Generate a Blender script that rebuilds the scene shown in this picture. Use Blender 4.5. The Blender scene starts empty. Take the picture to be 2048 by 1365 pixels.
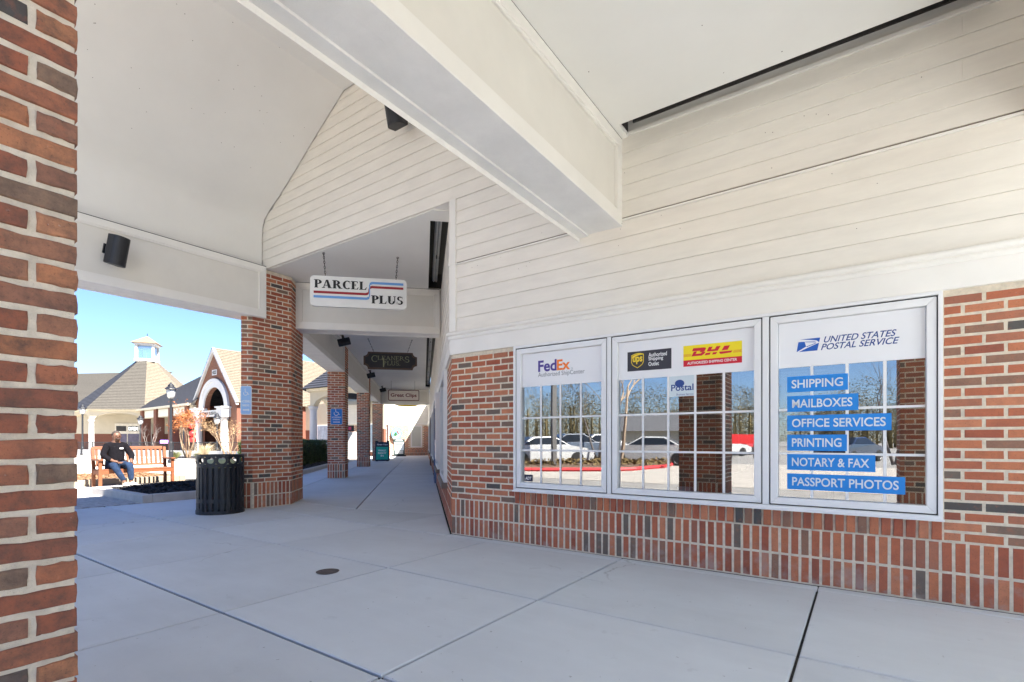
import bpy, bmesh, math, random
from mathutils import Vector, Matrix, noise
random.seed(7)
SC = bpy.context.scene
COL = SC.collection
R = math.radians

# ------------------------------------------------------------------ camera
cam = bpy.data.cameras.new('camera'); camo = bpy.data.objects.new('camera', cam); COL.objects.link(camo)
cam.lens = 36 * 1000 / 2048; cam.sensor_width = 36; cam.shift_y = 0.0974
cam.clip_start = 0.05; cam.clip_end = 2000
camo.location = (0, 0, 1.08); camo.rotation_euler = (R(90), 0, 0)
SC.camera = camo
# ------------------------------------------------------------------ sky and sun
SUN_EL = R(51); SUN_H = Vector((.80, -.60)).normalized()
w = bpy.data.worlds.new('World'); SC.world = w; w.use_nodes = True
nt = w.node_tree; nt.nodes.clear()
sky = nt.nodes.new('ShaderNodeTexSky'); sky.sky_type = 'NISHITA'; sky.sun_disc = False
sky.sun_elevation = SUN_EL; sky.sun_rotation = math.atan2(SUN_H.x, SUN_H.y)
sky.air_density = 1.0; sky.dust_density = 0.2; sky.ozone_density = 2.5
bg = nt.nodes.new('ShaderNodeBackground'); bg.inputs[1].default_value = 0.05
wo = nt.nodes.new('ShaderNodeOutputWorld')
tint = nt.nodes.new('ShaderNodeMix'); tint.data_type = 'RGBA'; tint.blend_type = 'MULTIPLY'; tint.inputs[0].default_value = 1
tint.inputs[7].default_value = (.66, .755, .95, 1)          # a clear, deep blue spring sky
nt.links.new(sky.outputs[0], tint.inputs[6]); nt.links.new(tint.outputs[2], bg.inputs[0]); nt.links.new(bg.outputs[0], wo.inputs[0])
sl = bpy.data.lights.new('sun', 'SUN'); sl.energy = 5.0; sl.angle = R(0.6); sl.color = (1, .94, .84)
so = bpy.data.objects.new('sun', sl); COL.objects.link(so)
sd = Vector((SUN_H.x * math.cos(SUN_EL), SUN_H.y * math.cos(SUN_EL), math.sin(SUN_EL)))
so.rotation_euler = sd.to_track_quat('Z', 'Y').to_euler(); so.location = (20, -10, 30)
SC.view_settings.view_transform = 'Standard'; SC.view_settings.look = 'None'
SC.view_settings.gamma = 1; SC.view_settings.exposure = 2.56; SC.view_settings.use_curve_mapping = False
SC.render.engine = 'CYCLES'
SC.cycles.max_bounces = 12; SC.cycles.diffuse_bounces = 9; SC.cycles.glossy_bounces = 4
SC.cycles.transparent_max_bounces = 12; SC.cycles.caustics_reflective = False; SC.cycles.caustics_refractive = False
try:
    SC.cycles.use_denoising = True
except Exception: pass

# ------------------------------------------------------------------ frames
CO = Vector((-.703, 5.806))                      # the corner of the shop wall
U = Vector((math.cos(R(35)), -math.sin(R(35)))); N = Vector((-math.sin(R(35)), -math.cos(R(35))))
CD = Vector((-math.sin(R(10)), math.cos(R(10)))); CL = Vector((-math.cos(R(10)), -math.sin(R(10))))
def P(s, d, z=0): v = CO + U * s + N * d; return Vector((v.x, v.y, z))
def Q(t, l, z=0): v = CO + CD * t + CL * l; return Vector((v.x, v.y, z))
A_W, A_C, A_X, A_U, A_L = R(-35), R(-80), R(10), R(55), R(100)   # facing: shop wall, corridor wall, across, toward u, colonnade inner face

# ------------------------------------------------------------------ materials
MATS = {}
def ramp(nt, fac, stops, interp='LINEAR'):
    r = nt.nodes.new('ShaderNodeValToRGB'); e = r.color_ramp.elements; r.color_ramp.interpolation = interp
    while len(e) < len(stops): e.new(0.5)
    for i, (p, c) in enumerate(stops): e[i].position = p; e[i].color = (*c, 1)
    nt.links.new(fac, r.inputs[0]); return r.outputs[0]
def mix(nt, fac, a, b, mode='MIX'):
    m = nt.nodes.new('ShaderNodeMix'); m.data_type = 'RGBA'; m.blend_type = mode
    for s, v in ((m.inputs[0], fac), (m.inputs[6], a), (m.inputs[7], b)):
        if hasattr(v, 'links') or hasattr(v, 'is_linked'): nt.links.new(v, s)
        else: s.default_value = v if isinstance(v, (int, float)) else (*v, 1)
    return m.outputs[2]
def math_(nt, op, a, b=0.0, clamp=False):
    m = nt.nodes.new('ShaderNodeMath'); m.operation = op; m.use_clamp = clamp
    for s, v in ((m.inputs[0], a), (m.inputs[1], b)):
        if isinstance(v, (int, float)): s.default_value = v
        else: nt.links.new(v, s)
    return m.outputs[0]
def tex(nt, scale, detail=4, rough=.55, coord='Object', stretch=None, off=None):
    tc = nt.nodes.new('ShaderNodeTexCoord'); o = tc.outputs[coord]
    if coord == 'World':
        pass
    if stretch or off is not None:
        mp = nt.nodes.new('ShaderNodeMapping'); nt.links.new(o, mp.inputs[0])
        if stretch: mp.inputs['Scale'].default_value = stretch
        if off is not None: nt.links.new(off, mp.inputs['Location'])
        o = mp.outputs[0]
    n = nt.nodes.new('ShaderNodeTexNoise'); n.inputs['Scale'].default_value = scale
    n.inputs['Detail'].default_value = detail; n.inputs['Roughness'].default_value = rough
    nt.links.new(o, n.inputs['Vector']); return n.outputs['Fac']
def mat(name, col, rough=.6, var=.12, scale=6, bump=0, bscale=60, metal=0, spec=.5, emit=None, stretch=None, coat=0, spots=None, coord='Object'):
    if name in MATS: return MATS[name]
    m = bpy.data.materials.new(name); m.use_nodes = True; t = m.node_tree
    b = t.nodes['Principled BSDF']
    b.inputs['Roughness'].default_value = rough; b.inputs['Metallic'].default_value = metal
    b.inputs['Specular IOR Level'].default_value = spec; b.inputs['Coat Weight'].default_value = coat
    c = None
    if var > 0:
        f = tex(t, scale, 5, .6, coord, stretch)
        lo = tuple(x * (1 - var) for x in col); hi = tuple(min(1, x * (1 + var)) for x in col)
        c = ramp(t, f, [(.3, lo), (.7, hi)])
        if spots:
            f2 = tex(t, spots[1], 3, .6, coord)
            k = ramp(t, f2, [(spots[2], (0, 0, 0)), (min(1, spots[2] + .04), (1, 1, 1))])
            c = mix(t, k, c, spots[0])
        t.links.new(c, b.inputs['Base Color'])
    else: b.inputs['Base Color'].default_value = (*col, 1)
    if bump:
        f = tex(t, bscale, 6, .65, coord, stretch)
        bn = t.nodes.new('ShaderNodeBump'); bn.inputs['Strength'].default_value = bump; bn.inputs['Distance'].default_value = .01
        t.links.new(f, bn.inputs['Height']); t.links.new(bn.outputs[0], b.inputs['Normal'])
    if emit:
        b.inputs['Emission Color'].default_value = (*col, 1); b.inputs['Emission Strength'].default_value = emit
    MATS[name] = m; return m

def brick_mat(name, sat=1.0, dirt=.25, light=1.0):
    m = bpy.data.materials.new(name); m.use_nodes = True; t = m.node_tree; b = t.nodes['Principled BSDF']
    oi = t.nodes.new('ShaderNodeObjectInfo'); at = t.nodes.new('ShaderNodeAttribute'); at.attribute_name = 'tone'
    r = math_(t, 'FRACT', math_(t, 'ADD', oi.outputs['Random'], at.outputs['Fac']))
    L = light
    cols = [(0, (.32, .105, .058)), (.12, (.26, .078, .046)), (.22, (.36, .135, .072)), (.32, (.30, .100, .058)), (.42, (.225, .074, .048)), (.50, (.38, .155, .088)),
            (.58, (.29, .118, .074)), (.66, (.33, .118, .062)), (.73, (.24, .098, .066)), (.80, (.20, .112, .080)), (.88, (.155, .108, .084)), (.94, (.12, .094, .076)), (.975, (.066, .062, .058))]
    c = ramp(t, r, [(p, (q[0] * L, q[1] * L * sat, q[2] * L * sat * .95) if q[0] > .15 else tuple(x * L for x in q)) for p, q in cols], 'CONSTANT')
    rv = t.nodes.new('ShaderNodeCombineXYZ'); k = math_(t, 'MULTIPLY', r, 37.0)
    t.links.new(k, rv.inputs[0]); t.links.new(k, rv.inputs[2])
    f = tex(t, 17, 6, .7, 'Object', None, rv.outputs[0])
    c = mix(t, ramp(t, f, [(.40, (0, 0, 0)), (.72, (dirt, dirt, dirt))]), c, (.085, .062, .052))
    f2 = tex(t, 22, 3, .6, 'Object', None, rv.outputs[0])
    c = mix(t, ramp(t, f2, [(.55, (0, 0, 0)), (.8, (.5, .5, .5))]), c, (.34 * L, .10 * L, .05 * L))
    f4 = tex(t, 55, 2, .5, 'Object', None, rv.outputs[0])
    c = mix(t, ramp(t, f4, [(.72, (0, 0, 0)), (.78, (.35, .35, .35))]), c, (.5, .46, .42))
    f6 = tex(t, 120, 3, .6, 'Object', None, rv.outputs[0])
    c = mix(t, ramp(t, f6, [(.60, (0, 0, 0)), (.70, (.55, .55, .55))]), c, (.07, .045, .035))
    # pale bloom low on the wall
    ge = t.nodes.new('ShaderNodeNewGeometry'); sx = t.nodes.new('ShaderNodeSeparateXYZ'); t.links.new(ge.outputs['Position'], sx.inputs[0])
    low = math_(t, 'SUBTRACT', 1.0, math_(t, 'MULTIPLY', sx.outputs[2], 3.2), True)
    f5n = t.nodes.new('ShaderNodeTexNoise'); f5n.inputs['Scale'].default_value = 9; f5n.inputs['Detail'].default_value = 6
    t.links.new(ge.outputs['Position'], f5n.inputs['Vector'])
    f5 = math_(t, 'MULTIPLY', low, ramp(t, f5n.outputs['Fac'], [(.5, (0, 0, 0)), (.66, (.65, .65, .65))]))
    c = mix(t, f5, c, (.42, .36, .33))
    t.links.new(c, b.inputs['Base Color']); b.inputs['Roughness'].default_value = .82; b.inputs['Specular IOR Level'].default_value = .3
    f3 = tex(t, 70, 8, .75, 'Object', None, rv.outputs[0])
    bn = t.nodes.new('ShaderNodeBump'); bn.inputs['Strength'].default_value = .8; bn.inputs['Distance'].default_value = .008
    t.links.new(f3, bn.inputs['Height']); t.links.new(bn.outputs[0], b.inputs['Normal'])
    MATS[name] = m; return m
BR = brick_mat('brick_clay', sat=.96, light=1.55, dirt=.30)
BR_NEAR = brick_mat('weathered_brick_clay', sat=1.15, light=1.32, dirt=.9)
BR_FAR = brick_mat('far_brick_clay', light=1.15)
MORTAR = mat('mortar', (.72, .64, .51), .95, .16, 22, .8, 130, spots=((.42, .36, .28), 40, .72))
SIDING = mat('siding_paint', (.79, .757, .69), .55, .05, 2.5, .12, 30, stretch=(1, 1, 4))
TRIM = mat('trim_paint', (.82, .80, .752), .5, .04, 2, .05, 40)
CEIL = mat('ceiling_paint', (.81, .80, .765), .8, .03, 1.2, .08, 220, spots=((.35, .3, .25), 90, .79))
STUCCO = mat('stucco_soffit', (.82, .81, .785), .85, .05, 4, .55, 130)
BEAMP = mat('beam_panel_paint', (.74, .715, .655), .6, .04, 2, .06, 60)
WHITE = mat('white_vinyl', (.80, .80, .80), .35, .02, 4)
VINYL = mat('printed_white', (.82, .82, .83), .4, .01, 3)
BLACK = mat('black_metal', (.010, .011, .015), .45, .15, 12, .05, 80)
DARKJ = mat('joint_dirt_and_gap_shade', (.022, .021, .020), .95, .3, 20)  # dirt in the paving joints; also the painted shade of the beam gaps
WOOD = mat('teak_wood', (.16, .050, .019), .5, .22, 5, .15, 50, stretch=(1, 8, 8))
MULCH = mat('black_mulch', (.022, .020, .022), .95, .5, 40, 1.0, 60)
STRAW = mat('straw_mulch', (.19, .10, .05), .95, .45, 30, 1.0, 60)
KERB = mat('kerb_concrete', (.52, .49, .45), .9, .12, 5, .5, 90)
ROOF_DARK = mat('slate_and_shaded_roof', (.016, .018, .027), .8, .3, 6, .4, 30)  # dark roofing; also painted on slopes turned from the sun as their shade
ROOF_LIT = mat('sunlit_shingle_roof', (.12, .10, .075), .9, .28, 8, .5, 30)  # brighter copy of the shingles, painted on slopes facing the sun
ROOF_MID = mat('grey_half_lit_shingle_roof', (.055, .050, .043), .9, .25, 8, .5, 30)  # middle tone of the shingles, sunlight partly put into the colour
CREAM = mat('cream_stucco', (.45, .40, .31), .8, .05, 2)
COLW = mat('column_paint', (.50, .50, .51), .5, .04, 3)
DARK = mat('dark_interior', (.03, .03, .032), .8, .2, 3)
GREENL = mat('hedge_leaf', (.05, .085, .018), .6, .45, 9)
BARK = mat('pale_bark', (.36, .27, .19), .85, .25, 14, .3, 60)
TWIG = mat('twig_bark', (.22, .15, .095), .85, .25, 14)
ORANGEL = mat('dry_orange_leaf', (.30, .09, .02), .7, .4, 6)

def concrete_mat(name, col, broom=True, amt=.13):
    m = bpy.data.materials.new(name); m.use_nodes = True; t = m.node_tree; b = t.nodes['Principled BSDF']
    ge = t.nodes.new('ShaderNodeNewGeometry')
    mp = t.nodes.new('ShaderNodeMapping'); mp.vector_type = 'POINT'; mp.inputs['Rotation'].default_value = (0, 0, R(35))
    t.links.new(ge.outputs['Position'], mp.inputs[0])
    def nz(scale, det, st=(1, 1, 1)):
        m2 = t.nodes.new('ShaderNodeMapping'); m2.inputs['Scale'].default_value = st; t.links.new(mp.outputs[0], m2.inputs[0])
        n = t.nodes.new('ShaderNodeTexNoise'); n.inputs['Scale'].default_value = scale; n.inputs['Detail'].default_value = det
        n.inputs['Roughness'].default_value = .62; t.links.new(m2.outputs[0], n.inputs['Vector']); return n.outputs['Fac']
    lo = tuple(x * (1 - amt) for x in col); hi = tuple(x * (1 + amt) for x in col)
    c = ramp(t, nz(1.1, 7), [(.3, lo), (.7, hi)])
    c = mix(t, ramp(t, nz(3.2, 5, (.5, 3, 1)), [(.45, (0, 0, 0)), (.75, (.28, .28, .28))]), c, tuple(x * 1.25 for x in col))
    c = mix(t, ramp(t, nz(5.5, 3), [(.66, (0, 0, 0)), (.72, (.38, .38, .38))]), c, tuple(x * .55 for x in col))
    c = mix(t, ramp(t, nz(.45, 4), [(.42, (0, 0, 0)), (.62, (.22, .22, .22))]), c, tuple(x * .72 for x in col))
    c = mix(t, ramp(t, nz(26, 2), [(.73, (0, 0, 0)), (.75, (.85, .85, .85))]), c, (.10, .095, .09))
    oi = t.nodes.new('ShaderNodeObjectInfo')
    c = mix(t, .45, c, ramp(t, oi.outputs['Random'], [(0, tuple(x * .86 for x in col)), (1, tuple(x * 1.10 for x in col))]))
    vo = t.nodes.new('ShaderNodeTexVoronoi'); vo.feature = 'DISTANCE_TO_EDGE'; vo.inputs['Scale'].default_value = .42
    wv = t.nodes.new('ShaderNodeVectorMath'); wv.operation = 'MULTIPLY_ADD'; nn = t.nodes.new('ShaderNodeTexNoise'); nn.inputs['Scale'].default_value = 2.2; nn.inputs['Detail'].default_value = 6
    t.links.new(mp.outputs[0], nn.inputs['Vector']); t.links.new(nn.outputs['Color'], wv.inputs[0]); wv.inputs[1].default_value = (.45, .45, .45); t.links.new(mp.outputs[0], wv.inputs[2]); t.links.new(wv.outputs[0], vo.inputs['Vector'])
    crk = ramp(t, vo.outputs['Distance'], [(.0, (1, 1, 1)), (.0022, (0, 0, 0))])
    c = mix(t, math_(t, 'MULTIPLY', crk, ramp(t, nz(.6, 2), [(.52, (0, 0, 0)), (.6, (.5, .5, .5))])), c, tuple(x * .35 for x in col))
    t.links.new(c, b.inputs['Base Color']); b.inputs['Roughness'].default_value = .78; b.inputs['Specular IOR Level'].default_value = .35
    bn = t.nodes.new('ShaderNodeBump'); bn.inputs['Strength'].default_value = .32; bn.inputs['Distance'].default_value = .004
    h = math_(t, 'ADD', nz(120, 4), math_(t, 'MULTIPLY', nz(60, 3, (9, .5, 1)), .9))
    t.links.new(h, bn.inputs['Height']); t.links.new(bn.outputs[0], b.inputs['Normal'])
    MATS[name] = m; return m
SLAB = concrete_mat('broomed_concrete', (.60, .64, .665))
PLAZA = concrete_mat('plaza_concrete', (.52, .49, .43))
ASPH = mat('asphalt', (.20, .19, .175), .9, .2, 1.5, .4, 90)

def glass_mat(name, refl=.42, tint=(.85, .87, .88)):
    m = bpy.data.materials.new(name); m.use_nodes = True; t = m.node_tree; t.nodes.clear()
    g = t.nodes.new('ShaderNodeBsdfGlossy'); g.inputs['Roughness'].default_value = .0; g.inputs['Color'].default_value = (.95, .97, 1, 1)
    tr = t.nodes.new('ShaderNodeBsdfTransparent'); tr.inputs['Color'].default_value = (*tint, 1)
    lw = t.nodes.new('ShaderNodeLayerWeight'); lw.inputs['Blend'].default_value = .25
    f = math_(t, 'ADD', math_(t, 'MULTIPLY', lw.outputs['Fresnel'], .6), refl, True)
    bn = t.nodes.new('ShaderNodeBump'); bn.inputs['Strength'].default_value = .018; bn.inputs['Distance'].default_value = .02
    t.links.new(tex(t, 1.7, 1), bn.inputs['Height']); t.links.new(bn.outputs[0], g.inputs['Normal'])
    mx = t.nodes.new('ShaderNodeMixShader'); t.links.new(f, mx.inputs[0]); t.links.new(tr.outputs[0], mx.inputs[1]); t.links.new(g.outputs[0], mx.inputs[2])
    o = t.nodes.new('ShaderNodeOutputMaterial'); t.links.new(mx.outputs[0], o.inputs[0]); MATS[name] = m; return m
GLASS = glass_mat('window_glass', .26)
GLASS2 = glass_mat('lamp_glass', .12)
def flat(name, col, rough=.5, metal=0): return mat(name, col, rough, 0, metal=metal)

# ------------------------------------------------------------------ mesh builder
class MB:
    def __init__(s): s.v = []; s.f = []; s.t = []
    def add(s, vs, fs, M=None, tone=0.0):
        o = len(s.v)
        for v in vs:
            v = Vector(v); s.v.append(M @ v if M else v)
        for f in fs: s.f.append(tuple(i + o for i in f)); s.t.append(tone)
        return s
    def box(s, x0, x1, y0, y1, z0, z1, M=None, tone=0.0):
        return s.add([(x0, y0, z0), (x1, y0, z0), (x1, y1, z0), (x0, y1, z0), (x0, y0, z1), (x1, y0, z1), (x1, y1, z1), (x0, y1, z1)],
                     [(0, 3, 2, 1), (4, 5, 6, 7), (0, 1, 5, 4), (1, 2, 6, 5), (2, 3, 7, 6), (3, 0, 4, 7)], M, tone)
    def prism(s, poly, z0, z1, M=None, tone=0.0):        # poly in xy, counter-clockwise
        n = len(poly)
        a = sum(poly[i][0] * poly[(i + 1) % n][1] - poly[(i + 1) % n][0] * poly[i][1] for i in range(n))
        if a < 0: poly = poly[::-1]
        vs = [(p[0], p[1], z0) for p in poly] + [(p[0], p[1], z1) for p in poly]
        fs = [tuple(range(n))[::-1], tuple(range(n, 2 * n))] + [(i, (i + 1) % n, n + (i + 1) % n, n + i) for i in range(n)]
        return s.add(vs, fs, M, tone)
    def prismy(s, poly, y0, y1, M=None, tone=0.0):       # poly in xz, extruded along y
        n = len(poly)
        a = sum(poly[i][0] * poly[(i + 1) % n][1] - poly[(i + 1) % n][0] * poly[i][1] for i in range(n))
        if a < 0: poly = poly[::-1]
        vs = [(p[0], y0, p[1]) for p in poly] + [(p[0], y1, p[1]) for p in poly]
        fs = [tuple(range(n)), tuple(range(n, 2 * n))[::-1]] + [(i, n + i, n + (i + 1) % n, (i + 1) % n) for i in range(n)]
        return s.add(vs, fs, M, tone)
    def prismx(s, poly, x0, x1, M=None, tone=0.0):       # poly in yz, extruded along x
        n = len(poly)
        a = sum(poly[i][0] * poly[(i + 1) % n][1] - poly[(i + 1) % n][0] * poly[i][1] for i in range(n))
        if a < 0: poly = poly[::-1]
        vs = [(x0, p[0], p[1]) for p in poly] + [(x1, p[0], p[1]) for p in poly]
        fs = [tuple(range(n))[::-1], tuple(range(n, 2 * n))] + [(i, (i + 1) % n, n + (i + 1) % n, n + i) for i in range(n)]
        return s.add(vs, fs, M, tone)
    def tube(s, pts, rs, n=8, M=None, tone=0.0):
        pts = [Vector(p) for p in pts]
        if isinstance(rs, (int, float)): rs = [rs] * len(pts)
        vs = []; fs = []; m = len(pts)
        for i, p in enumerate(pts):
            d = (pts[min(i + 1, m - 1)] - pts[max(i - 1, 0)]).normalized()
            a = Vector((0, 0, 1)) if abs(d.z) < .9 else Vector((1, 0, 0))
            x = d.cross(a).normalized(); y = d.cross(x)
            for k in range(n):
                q = 2 * math.pi * k / n; vs.append(p + (x * math.cos(q) + y * math.sin(q)) * rs[i])
        for i in range(m - 1):
            for k in range(n): fs.append((i * n + k, i * n + (k + 1) % n, (i + 1) * n + (k + 1) % n, (i + 1) * n + k))
        fs.append(tuple(range(n))); fs.append(tuple(range((m - 1) * n, m * n))[::-1])
        return s.add(vs, fs, M, tone)
    def lathe(s, prof, n=24, M=None, tone=0.0, a0=0.0):
        vs = []; fs = []; m = len(prof)
        for r, z in prof:
            for k in range(n):
                q = a0 + 2 * math.pi * k / n; vs.append((r * math.cos(q), r * math.sin(q), z))
        for i in range(m - 1):
            for k in range(n): fs.append((i * n + k, i * n + (k + 1) % n, (i + 1) * n + (k + 1) % n, (i + 1) * n + k))
        fs.append(tuple(range(n))[::-1]); fs.append(tuple(range((m - 1) * n, m * n)))
        return s.add(vs, fs, M, tone)
    def mesh(s, name, m, smooth=False):
        me = bpy.data.meshes.new(name); me.from_pydata([tuple(v) for v in s.v], [], s.f)
        if any(s.t):
            a = me.attributes.new('tone', 'FLOAT', 'FACE'); a.data.foreach_set('value', s.t)
        me.materials.append(m); me.update()
        if smooth: me.shade_smooth()
        return me
    def build(s, name, m, parent=None, smooth=False, loc=None, rot=None, bevel=0, kind=None):
        o = bpy.data.objects.new(name, s.mesh(name, m, smooth)); COL.objects.link(o)
        if parent: o.parent = parent
        if loc is not None: o.location = loc
        if rot is not None: o.rotation_euler = (0, 0, rot)
        if kind: o['kind'] = kind
        if bevel:
            b = o.modifiers.new('bevel', 'BEVEL'); b.width = bevel; b.segments = 2; b.limit_method = 'ANGLE'
        return o
def tag(o, label=None, cat=None, group=None, kind=None):
    if label: o['label'] = label
    if cat: o['category'] = cat
    if group: o['group'] = group
    if kind: o['kind'] = kind
    return o
def thing(name, label, cat, loc=(0, 0, 0), rotz=0, group=None, kind=None):
    o = bpy.data.objects.new(name, None); COL.objects.link(o); o.location = loc; o.rotation_euler = (0, 0, rotz)
    o.empty_display_size = .2
    return tag(o, label, cat, group, kind)
def struct(name, loc=(0, 0, 0), rotz=0): return thing(name, None, None, loc, rotz, None, 'structure')
def link(name, me, parent, loc, rot=0):
    o = bpy.data.objects.new(name, me); COL.objects.link(o); o.parent = parent; o.location = loc; o.rotation_euler = (0, 0, rot) if isinstance(rot, (int, float)) else rot
    return o
def copy_tree(o, parent=None):
    c = o.copy(); COL.objects.link(c)
    if parent: c.parent = parent
    for ch in list(o.children): copy_tree(ch, c)
    return c
def TR(x=0, y=0, z=0, a=0): return Matrix.Translation((x, y, z)) @ Matrix.Rotation(a, 4, 'Z')

# ------------------------------------------------------------------ bricks
BM = {}
def brick_mesh(L, H, D, var, fine):
    key = (round(L, 3), round(H, 3), round(D, 3), var, fine)
    if key in BM: return BM[key]
    rnd = random.Random(hash(key) & 0xffff)
    ch = .0045 if fine else .004
    nx = 5 if fine else 1; nz = 2 if fine else 1; j = .0027 if fine else .0015
    per = []
    for i in range(nx): per.append((L * i / nx, 0))
    for i in range(nz): per.append((L, H * i / nz))
    for i in range(nx): per.append((L * (1 - i / nx), H))
    for i in range(nz): per.append((0, H * (1 - i / nz)))
    n = len(per); vs = []
    cx, cz = L / 2, H / 2
    def inset(p, a): return (p[0] + (a if p[0] < 1e-6 else -a if p[0] > L - 1e-6 else 0), p[1] + (a if p[1] < 1e-6 else -a if p[1] > H - 1e-6 else 0))
    front = [inset(p, ch) for p in per]; mid = [inset(p, rnd.uniform(0, j)) for p in per]
    for p in front: vs.append((p[0] + rnd.uniform(-j, j), rnd.uniform(0, .0012), p[1] + rnd.uniform(-j, j)))
    for p in mid: vs.append((p[0] + rnd.uniform(-j, j) * .6, ch * rnd.uniform(.8, 1.6), p[1] + rnd.uniform(-j, j) * .8))
    for p in per: vs.append((p[0], D, p[1]))
    fs = [tuple(range(n))]
    for a in (0, 1):
        for i in range(n): fs.append((a * n + i, (a + 1) * n + i, (a + 1) * n + (i + 1) % n, a * n + (i + 1) % n))
    mb = MB(); mb.add(vs, fs); BM[key] = (mb, mb.mesh('brick', BR_NEAR if fine else BR)); return BM[key]
PH = .0677; PL_ = .2037; BH = .0545; BL = .1895
COUNT = {}
class Face:
    """collects bricks laid on one face of a thing"""
    def __init__(s, parent, M): s.p = parent; s.M = M; s.items = []
    def row(s, x0, x1, z, H=BH, L=BL, pitch=PL_, phase=0.0, D=.05, skip=None, y=0, anchor=None):
        a = x1 if anchor == 'R' else x0
        k = math.floor((x0 - a - phase) / pitch) - 1
        while True:
            b0 = a + phase + k * pitch; b1 = b0 + L
            if anchor == 'R': b0 = a - phase - (k + 1) * pitch + (pitch - L); b1 = b0 + L
            k += 1
            if anchor == 'R':
                if b1 < x0 - .001: break
            elif b0 > x1 + .001: break
            c0, c1 = max(b0, x0), min(b1, x1)
            if c1 - c0 < .018: continue
            if skip and skip(c0, c1): continue
            s.items.append((round(c0, 4), round(z, 4), round(c1 - c0, 3), H, D, y))
    def lay(s, parts=300, fine=False, mat_=None, stuffname='bricks', jit=.0012):
        me_n = 0; mb = MB()
        for i, (x, z, L, H, D, y) in enumerate(s.items):
            yy = y + random.uniform(-jit, jit); var = random.randrange(6 if fine else 4)
            b, me = brick_mesh(L, H, D, var, fine)
            M = s.M @ Matrix.Translation((x, yy, z)) @ Matrix.Rotation(random.gauss(0, .004), 4, 'Y')
            if i < parts:
                o = bpy.data.objects.new('brick', me); COL.objects.link(o); o.parent = s.p; o.matrix_local = M
            else: mb.add(b.v, b.f, M, random.random() * .999 + .0005)
        if mb.v:
            mb.build(stuffname, mat_ or BR, s.p, kind='stuff')
def pillar_faces(parent, polys, z1, parts_for, soldier=True, fine=False, phase0=0, mat_=None):
    """polys: list of (x,y) corners counter-clockwise seen from above going left->right as seen from outside"""
    n = len(polys)
    stuff = []
    for i in range(n):
        a = Vector(polys[i]); b = Vector(polys[(i + 1) % n]); d = b - a; L = d.length
        ang = math.atan2(d.y, d.x)
        F = Face(parent, TR(a.x, a.y, 0, ang))
        sq = .0
        if soldier:
            for z in (.010, .216): F.row(0, L, z, .193, BH, PH, (L % PH) / 2)
            z = .421
        else: z = .012
        k = 0
        while z + BH < z1:
            F.row(0, L, z, phase=0 if (k + i) % 2 else -.102); z += PH; k += 1
        F.lay(parts_for.get(i, 0), fine, mat_)

# ------------------------------------------------------------------ text and glyphs
def text(parent, s, x0, x1, z0, z1, m, y=-.001, shear=0, bold=0, name='lettering', ang=0):
    cu = bpy.data.curves.new('t', 'FONT'); cu.body = s; cu.size = 1; cu.shear = shear; cu.offset = bold; cu.resolution_u = 4
    ob = bpy.data.objects.new('t', cu); COL.objects.link(ob)
    bpy.context.view_layer.update()
    dg = bpy.context.evaluated_depsgraph_get()
    me = bpy.data.meshes.new_from_object(ob.evaluated_get(dg)); bpy.data.objects.remove(ob)
    xs = [v.co.x for v in me.vertices]; ys = [v.co.y for v in me.vertices]
    if not xs: return None
    ax, bx, ay, by = min(xs), max(xs), min(ys), max(ys)
    for v in me.vertices:
        v.co = Vector((x0 + (v.co.x - ax) / (bx - ax) * (x1 - x0), y, z0 + (v.co.y - ay) / (by - ay) * (z1 - z0)))
    me.materials.clear(); me.materials.append(m); me.update()
    o = bpy.data.objects.new(name, me); COL.objects.link(o); o.parent = parent
    return o
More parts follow.
